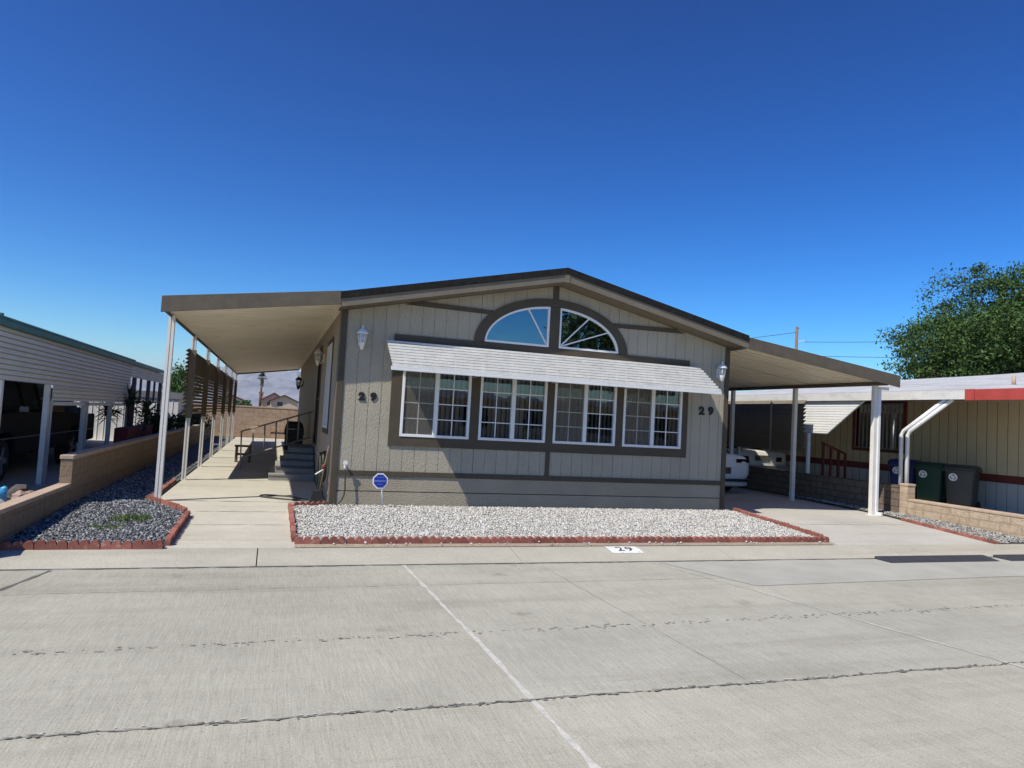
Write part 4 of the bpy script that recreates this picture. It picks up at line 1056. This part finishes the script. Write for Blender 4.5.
for i, (x, y, r_, mt, lb) in enumerate([(-3.92,-1.05,.10,'rock','pink rock right of the blue ornament behind the low wall'),(-4.05,-.62,.13,'rockdark','large dark rock by the foot of the grey carport post'),(-3.90,-.75,.08,'rock','pink rock between two dark rocks by the low wall'),(-4.2,-1.0,.12,'rockdark','dark rock behind the pink rock next to the blue ornament'),(-3.88,-2.05,.12,'skirt','pale rock before the blue ornament at the left edge'),(-3.9,-1.75,.06,'rock','small pink rock under the blue ornament')]):
    blob('rock', (x,y,.16+r_*.5), r_, M[mt], i+20, lb, 'rock', 'rocks behind the low wall')
tag(MB().box(-4.6,-3.71,-3.0,-.3,-.1,.17).build('planter_soil', M['rockdark']), 'dark soil bed with rocks behind the low front wall at left', 'soil bed')

# ------------------------------------------------------------------ neighbour on the right
nr = thing('manufactured_house', 'tan house with white roof and red trim on the right behind the bins', 'house', (16,3,0))
def panelwall(x, y0, y1, z0, z1, hole=None):
    mb = MB(); g = [y0+i*.25 for i in range(1,int((y1-y0)/.25)+1)]
    ed = sorted(set([y0,y1]+[q-.007 for q in g]+[q+.007 for q in g]+(list(hole[:2]) if hole else [])))
    for a, b in zip(ed[:-1], ed[1:]):
        m_ = (a+b)/2; xx = x+(.012 if any(abs(m_-q) < .007 for q in g) else 0)
        for s0, s1 in ([(z0,z1)] if not (hole and hole[0] < m_ < hole[1]) else [(z0,hole[2]),(hole[3],z1)]):
            mb.add([(xx,a,s0),(xx,b,s0),(xx,b,s1),(xx,a,s1)],[(0,1,2,3)])
    return mb
panelwall(15,-6,18,.90,2.62,(2.8,4.43,1.3,2.57)).build('wall', M['nbr_wall'], nr, fixn=False)
panelwall(15.004,-6,18,-.1,.72).build('skirting', M['skirt'], nr, fixn=False)
MB().box(14.98,15.02,-6,18,.722,.898).build('band_trim', M['red_dark'], nr)
mb = MB(); mb.box(15.3,15.35,-6,18,-.1,2.6); mb.box(15.0,24,-6.05,-6,-.1,2.7); mb.build('inner_wall', M['dark'], nr)
rf = MB(); nx, ny = 16, 60; vs = []
r = np.random.default_rng(12)
for j in range(ny):
    for i in range(nx):
        x = 12.08+(16.4-12.08)*i/(nx-1); y = -8+26*j/(ny-1); u = i/(nx-1)
        zr_ = 3.42-.026*(y-.4)
        vs.append((x, y, 2.645+(zr_-2.645)*u+(r.uniform(-.016,.016) if 0 < i < nx-1 else 0)+.022*math.sin(y*.9+x)*(i > 0)))
rf.add(vs, [(j*nx+i,j*nx+i+1,(j+1)*nx+i+1,(j+1)*nx+i) for j in range(ny-1) for i in range(nx-1)])
o_ = len(rf.v); rf.add([(12.1,-8,2.60),(12.1,18,2.60),(15.0,18,2.62),(15.0,-8,2.62),(24,-8,2.6),(24,18,2.6),(16.4,18,2.95),(16.4,-8,3.63)], [(0,1,2,3),(7,6,5,4)])
roofr = rf.build('roof', M['roof_white'], nr, fixn=False)
MB().box(12.06,12.10,-1.27,18,2.45,2.64).build('eave_fascia', M['awning'], roofr)
MB().box(12.05,12.10,-8,-1.47,2.43,2.645).build('eave_fascia', M['red_trim'], roofr)
MB().box(12.03,12.10,-1.468,-1.272,2.428,2.648).build('fascia_end', M['red_trim'], roofr)
MB().tube([(12.9,-1.62,2.74),(12.9,-1.62,2.96)], [.035,.035], 10).build('vent_pipe', M['roof_brown'], roofr)
for y in (-4.5,-2.6,5.9,8.6,11.5): MB().tube([(12.12,y,0),(12.12,y,2.5)], .045, 8).build('cover_post', M['white'], nr)
wf = MB()
for b in ((2.7,2.8,1.22,2.65),(4.43,4.53,1.22,2.65),(2.8,4.43,2.571,2.65),(2.8,4.43,1.22,1.299)): wf.box(14.97,15.03,*b)
wd = wf.build('window', M['red_dark'], nr)
MB().add([(15.06,2.8,1.3),(15.06,4.43,1.3),(15.06,4.43,2.57),(15.06,2.8,2.57)],[(0,1,2,3)]).build('glass', M['glass'], wd, fixn=False)
mb = MB()
for i in range(12): mb.box(14.925,14.945,2.84+.138*i,2.86+.138*i,1.31,2.56)
for z in (1.31,2.54): mb.box(14.92,14.95,2.82,4.42,z,z+.02)
mb.build('window_bars', M['steel'], wd)
# drop panel + poles under the patio cover edge
pa = thing('drop_panel', 'white ribbed drop panel with slanted front edge under the white roof, beside the louver screen', 'drop panel', (12.14,2.6,0))
mb = MB(); nn = 13
for i in range(nn):
    z0 = 1.62+.82*i/nn; z1 = 1.62+.82*(i+1)/nn; y0 = 2.48-1.14*(z0-1.62)/.82; y1 = 2.48-1.14*(z1-1.62)/.82
    mb.add([(12.125,y0,z0),(12.125,3.5,z0),(12.133,3.5,z1),(12.133,y1,z1),(12.175,y0,z0),(12.175,3.5,z0),(12.175,3.5,z1),(12.175,y1,z1)],[(0,1,2,3),(4,7,6,5),(0,4,5,1),(0,3,7,4),(2,6,7,3)])
mb.build('panel', M['panel_white'], pa, fixn=True)
MB().tube([(12.10,3.05,.0),(12.10,3.05,1.62)], .05, 12).build('post', M['white_plain'], pa)
fp = thing('brace_poles', 'pair of bent white poles rising behind the wall pillar to the white roof edge', 'brace poles', (12.16,.2,0))
for y in (.30,.14): MB().tube([(12.16,y,0),(12.16,y,1.68),(12.16,y-.06,1.78),(12.16,y-1.05,2.455)], .042, 8).build('bent_pole', M['white'], fp)
# louver screen
ls = thing('louver_screen', 'wide tan louver screen on white uprights behind the right carport posts', 'louver screen', (11.66,6,0))
mb = MB()
for i in range(13):
    z = 1.19+i*.1; c, s_ = .05, .051
    mb.prism([(11.66-c,z-s_),(11.66+c,z+s_),(11.66+c-.003,z+s_+.005),(11.66-c-.003,z-s_+.005)],'y',2.72,11)
mb.build('slats', M['louver_r'], ls)
for y in (3.9,6.1,8.4): MB().box(11.585,11.605,y-.025,y+.025,1.1,2.45).build('upright', M['steel'], ls)
for y in (6.2,10.8): MB().box(11.715,11.755,y-.02,y+.02,0.0,2.42).build('post', M['steel'], ls)
# porch handrail
pr_ = thing('porch_rail', 'dark red wooden porch handrail in the shade between white drop panel and barred window', 'handrail', (13.4,3.6,0))
MB().tube([(12.95,3.5,1.4),(13.75,3.5,1.12)], .03, 6).build('top_rail', M['red_dark'], pr_)
for x, z in ((13.0,1.38),(13.25,1.29),(13.5,1.2),(13.74,1.12)): MB().box(x-.025,x+.025,3.475,3.525,0,z).build('baluster', M['red_dark'], pr_)
# trash bins
def trash_bin(loc, mat, label, rz):
    t = thing('trash_bin', label, 'trash bin', loc, 'trash bins behind the right wall', rz)
    def rr_(w, d, z, yo=0):
        c = .07; P = []
        for sx, sy in ((1,1),(-1,1),(-1,-1),(1,-1)):
            a0 = {(1,1):0,(-1,1):PI/2,(-1,-1):PI,(1,-1):1.5*PI}[(sx,sy)]
            for k in range(4):
                a = a0+PI/2*k/3; P.append((sx*(w/2-c)+c*math.cos(a), sy*(d/2-c)+c*math.sin(a)+yo, z))
        return P
    MB().loft([rr_(.5,.56,.03),rr_(.52,.58,.25),rr_(.59,.68,.88),rr_(.60,.69,.93)]).build('body', mat, t, local=True)
    MB().loft([rr_(.66,.76,.905),rr_(.67,.77,.955)]).build('rim', mat, t, local=True)
    MB().loft([rr_(.65,.76,.957),rr_(.66,.77,.985),rr_(.60,.66,1.04,.02),rr_(.40,.45,1.06,.03)]).build('lid', mat, t, local=True)
    MB().tube([(-.24,.40,.93),(-.24,.46,.96),(.24,.46,.96),(.24,.40,.93)], .018, 6).build('handle', mat, t, local=True)
    for s in (-1,1): 
        m_ = MB().lathe([(.05,-.03),(.12,-.03),(.12,.03),(.05,.03)],(0,0,0),16); m_.v = [(s*.27+v[2], .28+v[0], .12+v[1]) for v in m_.v]; m_.build('wheel', M['black'], t, local=True)
    st_ = MB().disc((-.12,-.338,.78),.088,'y',.006,24); st_.v = [(v[0], v[1]+.02*0-.002+( .78-v[2])*.145, v[2]) for v in st_.v]
    s_ = st_.build('sticker', M['sticker'], t, local=True)
    m_ = MB()
    for k in range(3):
        a = 2*PI*k/3+PI/2
        arc = [(a-.8+1.3*i/5) for i in range(6)]
        o_ = [(-.12+.056*math.cos(q), .78+.056*math.sin(q)) for q in arc]; i_ = [(-.12+.038*math.cos(q), .78+.038*math.sin(q)) for q in arc]
        m_.prism(o_+i_[::-1],'y',-.348,-.3435)
    m_.v = [(v[0], v[1]+(.78-v[2])*.145, v[2]) for v in m_.v]
    m_.build('arrow_mark', mat, s_, local=True)
    return t
RZB = math.radians(-62)
trash_bin((14.1,.38,.02), M['bin_grey'], 'dark grey trash bin with round white sticker, nearest the right edge of the row', RZB)
trash_bin((14.1,1.16,.02), M['bin_green'], 'dark green trash bin with round white sticker between the blue and grey bins', RZB)
trash_bin((14.2,2.0,.04), M['bin_blue'], 'dark blue trash bin partly behind the bent white poles', RZB)

# cars -------------------------------------------------------------------------
def sup(w, zb, zt, y, n=24, e=.45, xc=0):
    P = []
    for i in range(n):
        t = 2*PI*i/n; c, s = math.cos(t), math.sin(t)
        P.append((xc+w*math.copysign(abs(c)**e, c), y, (zb+zt)/2+(zt-zb)/2*math.copysign(abs(s)**e, s)))
    return P
def car(label, cat, loc, paint, body, cabin, wheels, tail, name='parked_car', plate_z=.6, boxy=.45):
    t = thing(name, label, cat, loc); ox, oy, oz = loc
    b = MB().loft([sup(w,zb,zt,y,28,boxy) for y,w,zb,zt in body]); b.build('body', paint, t, local=True)
    c = MB().loft([sup(w,zb,zt,y,24,.55) for y,w,zb,zt in cabin]); c.build('cabin_glass', M['carglass'], t, local=True)
    c = MB().loft([sup(w*.93,zt-.1,zt+.015,y,24,.6) for y,w,zb,zt in cabin[1:-1]]); c.build('cabin_roof', paint, t, local=True)
    for y in wheels:
        for s in (-1,1):
            w_ = MB().lathe([(.18,-.1),(.31,-.1),(.33,-.06),(.33,.06),(.31,.1),(.18,.1)],(0,0,0),24); w_.v = [(s*.80+v[2], y+v[0], .33+v[1]) for v in w_.v]
            wv = w_.build('wheel', M['black'], t, local=True)
            h_ = MB().lathe([(.0,-.105),(.17,-.105),(.2,-.09),(.2,.09),(.17,.105),(.0,.105)],(0,0,0),16); h_.v = [(s*.80+v[2], y+v[0], .33+v[1]) for v in h_.v]
            h_.build('rim', M['rim'], wv, local=True)
    for s in (-1,1):
        m_ = MB(); z0, z1, x0, x1, yy, wrap = tail
        m_.add([(s*x0,yy-.03,z0),(s*x1,yy+.02,z0+.01),(s*(x1+.05),yy+wrap,z0+.05),(s*x0,yy-.03,z1),(s*x1,yy+.02,z1),(s*(x1+.05),yy+wrap,z1-.005),
                (s*x0,yy+.1,z0),(s*(x1-.06),yy+wrap,z0+.03),(s*x0,yy+.1,z1),(s*(x1-.06),yy+wrap,z1)],
               [(0,1,4,3),(1,2,5,4),(3,4,5,9,8),(0,6,7,2,1),(0,3,8,6),(2,7,9,5)])
        m_.build('taillight', M['tail'], t, local=True)
    MB().box(-.26,.26,-.035,.02,plate_z-.08,plate_z+.08).build('licence_plate', M['rockdark'], t, local=True)
    return t
BODY = [(-.01,.70,.45,.86),(.03,.84,.36,.97),(.14,.895,.28,1.01),(.5,.915,.22,1.02),(1.2,.92,.2,1.0),(2.6,.92,.2,.98),(3.6,.91,.22,.95),(4.3,.86,.28,.85),(4.6,.72,.36,.70)]
CAB = [(.40,.60,.92,.99),(1.0,.66,.92,1.36),(1.7,.68,.92,1.45),(2.4,.68,.92,1.44),(3.3,.66,.92,.97)]
wc = car('white car under the right carport, only its rear corner showing past the house wall', 'car', (9.83,3.5,-.03), M['carwhite'], BODY, CAB, (.95,3.7), (.80,.90,.42,.84,-.0,.30))
mb = MB(); mb.loft([sup(.80,.33,.39,-.03,20,.4),sup(.90,.33,.39,.06,20,.4),sup(.925,.33,.39,.3,20,.4)]); mb.build('bumper_strip', M['black'], wc, local=True)
mb = MB(); mb.loft([sup(.72,.20,.32,.02,20,.4),sup(.86,.20,.33,.10,20,.4),sup(.9,.2,.32,.4,20,.4)]); mb.build('lower_bumper', M['carsilver'], wc, local=True)
BODY2 = [(-.01,.84,.48,.98),(.04,.90,.42,1.03),(.5,.92,.3,1.05),(1.3,.93,.28,1.04),(3.4,.93,.28,1.0),(4.8,.90,.34,.95),(5.0,.86,.42,.85)]
CAB2 = [(.55,.62,.98,1.03),(1.1,.66,.98,1.16),(1.9,.68,.98,1.18),(2.6,.68,.98,1.18),(3.4,.66,.98,1.0)]
oc = car('faded silver old car behind the right block wall under the louver screen', 'car', (12.95,5.9,.0), M['carsilver'], BODY2, CAB2, (1.2,3.9), (.72,.86,.50,.86,-.01,.16), plate_z=.82, boxy=.3)
MB().box(-.93,.93,-.09,.02,.50,.60).build('bumper', M['chrome'], oc, local=True)

# ------------------------------------------------------------------ background
tree('tree', 'big dense green mesquite tree rising behind the white roof at right', (42.6,18,-.1), (42.6,18,6.3), (8.9,7.2,5.45), 2500, 100, .46, .11, M['leaf_tree'], .4, 21, shell=.25, flat=.55, aspect=.45)
up = thing('utility_pole', 'brown wooden utility pole with a bracket beyond the right carport roof', 'utility pole', (43.35,40,-.2))
MB().tube([(43.35,40,-.2),(43.35,40,11.4)], [.17,.13], 10).build('pole', M['polewood'], up)
MB().tube([(43.4,39.95,10.05),(44.2,39.95,10.2),(44.4,39.95,10.2)], [.035,.03,.05], 6).build('bracket', M['white_plain'], up)
MB().lathe([(.05,0),(.07,.05),(.03,.12)],(43.5,40,11.2),8).build('insulator', M['terracotta'], up)
def cable(a, b, sag, label):
    a, b = Vector(a), Vector(b)
    P = [a.lerp(b,i/20)-Vector((0,0,sag*4*(i/20)*(1-i/20))) for i in range(21)]
    tag(MB().tube(P, .022, 5).build('overhead_cable', M['cable']), label, 'cable')
cable((44.3,40,10.1),(80,38,14.2),.35,'upper overhead cable running from the pole bracket to the big tree')
cable((43.4,40,8.8),(80,38,12.0),.35,'lower overhead cable between the carport roof and the big tree')
cable((43.35,40,10.9),(20,41,6.9),.2,'overhead cable dropping from the utility pole top towards the house roof')

def far_house(label, xc, y, w, ridge, eave, depth, chim=None, rot=0):
    t = thing('house', label, 'house', (xc,y,0))
    MB().prism([(xc-w/2+.4,-.2),(xc+w/2-.4,-.2),(xc+w/2-.4,eave),(xc,ridge-.25),(xc-w/2+.4,eave)],'y',y,y+depth).build('wall', M['stucco'], t)
    rm = MB(); rm.prism([(xc-w/2,eave-.2),(xc,ridge),(xc+w/2,eave-.2),(xc+w/2,eave-.45),(xc,ridge-.3),(xc-w/2,eave-.45)],'y',y-.6,y+depth+.6)
    rf_ = rm.build('roof', M['tile'], t)
    fm = MB(); fm.prism([(xc-w/2-.02,eave-.22),(xc,ridge-.02),(xc+w/2+.02,eave-.22),(xc+w/2+.02,eave-.62),(xc,ridge-.45),(xc-w/2-.02,eave-.62)],'y',y-.68,y-.602); fm.build('rake_fascia', M['fas_dark'], rf_)
    MB().box(xc-w*.22,xc-w*.05,y-.05,y-.002,eave-1.6,eave-.5).build('window', M['carglass'], t)
    if chim:
        cx, cz = chim; cm = MB(); cm.box(cx-.55,cx+.55,y+2,y+3.2,0,cz); cm.box(cx-.75,cx+.75,y+1.8,y+3.4,cz-.3,cz+.25); cm.build('chimney', M['terracotta'], t)
    return t
far_house('tan stucco house with dark gable eaves nearest in the gap below the palm', 1.7, 200, 8.4, 5.2, 3.5, 12)
far_house('tan gabled house with red chimney next to the palm tree', -1.1, 212, 8.6, 5.9, 3.5, 12, (-4.9,5.6))
far_house('low tan house left of the palm, half hidden by the louver screen', -12.5, 195, 9, 4.4, 2.9, 12)
pt = thing('palm_tree', 'tall fan palm with shaggy crown above the red chimney far behind', 'palm tree', (-4.9,205,-.2))
MB().tube([(-4.9,205,-.2),(-4.85,205,4),(-4.8,205,9.6)], [.38,.3,.26], 8).build('trunk', M['bark'], pt)
fr, dd = MB(), MB(); rr = random.Random(6); top = Vector((-4.8,205,9.9))
for i in range(70):
    a = rr.uniform(0,2*PI); e = rr.uniform(-.5,1.4); L = rr.uniform(1.2,1.8); d_ = Vector((math.cos(a)*math.cos(e), math.sin(a)*math.cos(e), math.sin(e))); s_ = d_.cross(Vector((0,0,1))).normalized()
    for k in range(7):
        w_ = (k-3)*.16; q = (d_+s_*w_).normalized(); b0 = top+d_*L*.4
        fr.add([b0,b0+q*L*.4+s_*.05,top+q*L+Vector((0,0,-.15)),b0+q*L*.4-s_*.05],[(0,1,2,3)])
for i in range(50):
    a = rr.uniform(0,2*PI); z = rr.uniform(7.9,9.7); b0 = Vector((-4.8+.25*math.cos(a),205+.25*math.sin(a),z)); o_ = Vector((math.cos(a)*.45,math.sin(a)*.45,-.8))
    dd.add([b0+Vector((-.12,0,0)),b0+Vector((.12,0,0)),b0+o_],[(0,1,2)])
fr.build('fronds', M['leaf_dark'], pt, fixn=False); dd.build('dead_fronds', M['deadfrond'], pt, fixn=False)
shrub('shrub', 'bright green shrub far behind the back wall left of the palm', (-7.2,150,1.8), (1.8,1.5,.9), 60, M['leaf_bright'], 12, size=.22)

# mountains
r = np.random.default_rng(2); nx, ny = 160, 14; vs = []
def ridge(x):
    return 345+40*math.sin(x*.0011+.6)+28*math.sin(x*.0031+2)+14*math.sin(x*.0085)+8*math.sin(x*.021)
for j in range(ny):
    for i in range(nx):
        x = -7500+15000*i/(nx-1); t = j/(ny-1); h = ridge(x)*t**.9
        vs.append((x+60*math.sin(j*1.3+x*.004), 5600+2200*t+120*math.sin(x*.003+j), -5+h*(1+.12*math.sin(x*.012+j*1.7))+r.uniform(-8,8)*(0 < t < 1)))
mm = MB(); mm.add(vs, [(j*nx+i,j*nx+i+1,(j+1)*nx+i+1,(j+1)*nx+i) for j in range(ny-1) for i in range(nx-1)])
struct(mm.build('mountains', M['mountain'], fixn=False))
# desert air
hz = MB().box(-9500,9500,-700,9600,-30,480)
m, nt, out = _nodes('desert_air'); pv = N(nt, 'ShaderNodeVolumePrincipled'); pv.inputs['Color'].default_value = (.80,.90,1,1); pv.inputs['Density'].default_value = 8e-5
pv.inputs['Anisotropy'].default_value = .2
nt.links.new(pv.outputs[0], out.inputs['Volume'])
o = hz.build('haze', m); o['kind'] = 'stuff'

# across the street, behind the viewer: what the windows mirror
hb = thing('house', 'pale flat-roofed house across the street mirrored in the lower front windows', 'house', (12,-27,0))
MB().box(2,24,-34,-27,-.2,2.7).build('wall', M['nbr_wall'], hb)
MB().box(1.5,24.5,-34.5,-26.2,2.702,2.95).build('roof', M['white_plain'], hb)
for x in (5,9,13,17,21): 
    w_ = MB().box(x,x+1.6,-27.02,-26.98,1,2.2).build('window', M['carglass'], hb)
tree('tree', 'broad green tree across the street mirrored in the right half-round window', (20.6,-30,-.2), (20.6,-30,7.4), (3.6,3.0,3.6), 300, 60, .45, .15, M['leaf_tree'], .25, 31)

# ------------------------------------------------------------------ light, sky, camera
S = Vector((2.04,1.0,-2.86)).normalized()
sun = bpy.data.lights.new('sun', 'SUN'); sun.energy = 4.9; sun.angle = math.radians(.55); sun.color = (1,.95,.83)
so = bpy.data.objects.new('sun', sun); COL.objects.link(so); so.rotation_euler = S.to_track_quat('-Z','Y').to_euler(); so.location = (-20,-10,40)
w = bpy.data.worlds.new('World'); scene.world = w; w.use_nodes = True
nt = w.node_tree; nt.nodes.clear()
sk = nt.nodes.new('ShaderNodeTexSky'); sk.sky_type = 'NISHITA'; sk.sun_disc = False
sk.sun_elevation = math.asin(-S.z); sk.sun_rotation = math.atan2(-S.x, -S.y)
sk.altitude = 0; sk.air_density = 1.0; sk.dust_density = .1; sk.ozone_density = 5.0
bg = nt.nodes.new('ShaderNodeBackground'); bg.inputs[1].default_value = .055
hs_ = nt.nodes.new('ShaderNodeHueSaturation'); hs_.inputs['Saturation'].default_value = 1.34; hs_.inputs['Hue'].default_value = .494; hs_.inputs['Value'].default_value = .85
gm_ = nt.nodes.new('ShaderNodeGamma'); gm_.inputs['Gamma'].default_value = 1.65
nt.links.new(sk.outputs[0], hs_.inputs['Color']); nt.links.new(hs_.outputs[0], gm_.inputs['Color']); 
tc_ = nt.nodes.new('ShaderNodeTexCoord'); sx_ = nt.nodes.new('ShaderNodeSeparateXYZ'); nt.links.new(tc_.outputs['Generated'], sx_.inputs[0])
mr_ = nt.nodes.new('ShaderNodeMapRange'); mr_.interpolation_type = 'SMOOTHSTEP'
for k_, v_ in (('From Min',.07),('From Max',0.),('To Min',0.),('To Max',.85)): mr_.inputs[k_].default_value = v_
nt.links.new(sx_.outputs['Z'], mr_.inputs['Value'])
mx_ = nt.nodes.new('ShaderNodeMix'); mx_.data_type = 'RGBA'; nt.links.new(mr_.outputs[0], mx_.inputs[0]); nt.links.new(gm_.outputs[0], mx_.inputs[6]); mx_.inputs[7].default_value = (6.6,8.8,12.2,1)
nt.links.new(mx_.outputs[2], bg.inputs[0])
wo = nt.nodes.new('ShaderNodeOutputWorld'); nt.links.new(bg.outputs[0], wo.inputs[0])

cam = bpy.data.cameras.new('camera'); co = bpy.data.objects.new('camera', cam); COL.objects.link(co)
yaw, pit, rol = (math.radians(a) for a in (18.630, 2.949, 3.188))
f = Vector((math.sin(yaw)*math.cos(pit), math.cos(yaw)*math.cos(pit), math.sin(pit)))
r0 = Vector((math.cos(yaw), -math.sin(yaw), 0)); u0 = r0.cross(f)
rv = r0*math.cos(rol)+u0*math.sin(rol); uv = u0*math.cos(rol)-r0*math.sin(rol)
co.matrix_world = Matrix(((rv.x,uv.x,-f.x,-.9361),(rv.y,uv.y,-f.y,-11.5556),(rv.z,uv.z,-f.z,1.5338),(0,0,0,1)))
cam.sensor_width = 36; cam.lens = 699.86/1024*36; cam.clip_start = .05; cam.clip_end = 20000
scene.camera = co
vs_ = scene.view_settings; vs_.view_transform = 'Standard'; vs_.look = 'None'; vs_.gamma = 1; vs_.exposure = .2; vs_.use_curve_mapping = False
scene.cycles.max_bounces = 8; scene.cycles.transparent_max_bounces = 16; scene.cycles.volume_bounces = 0
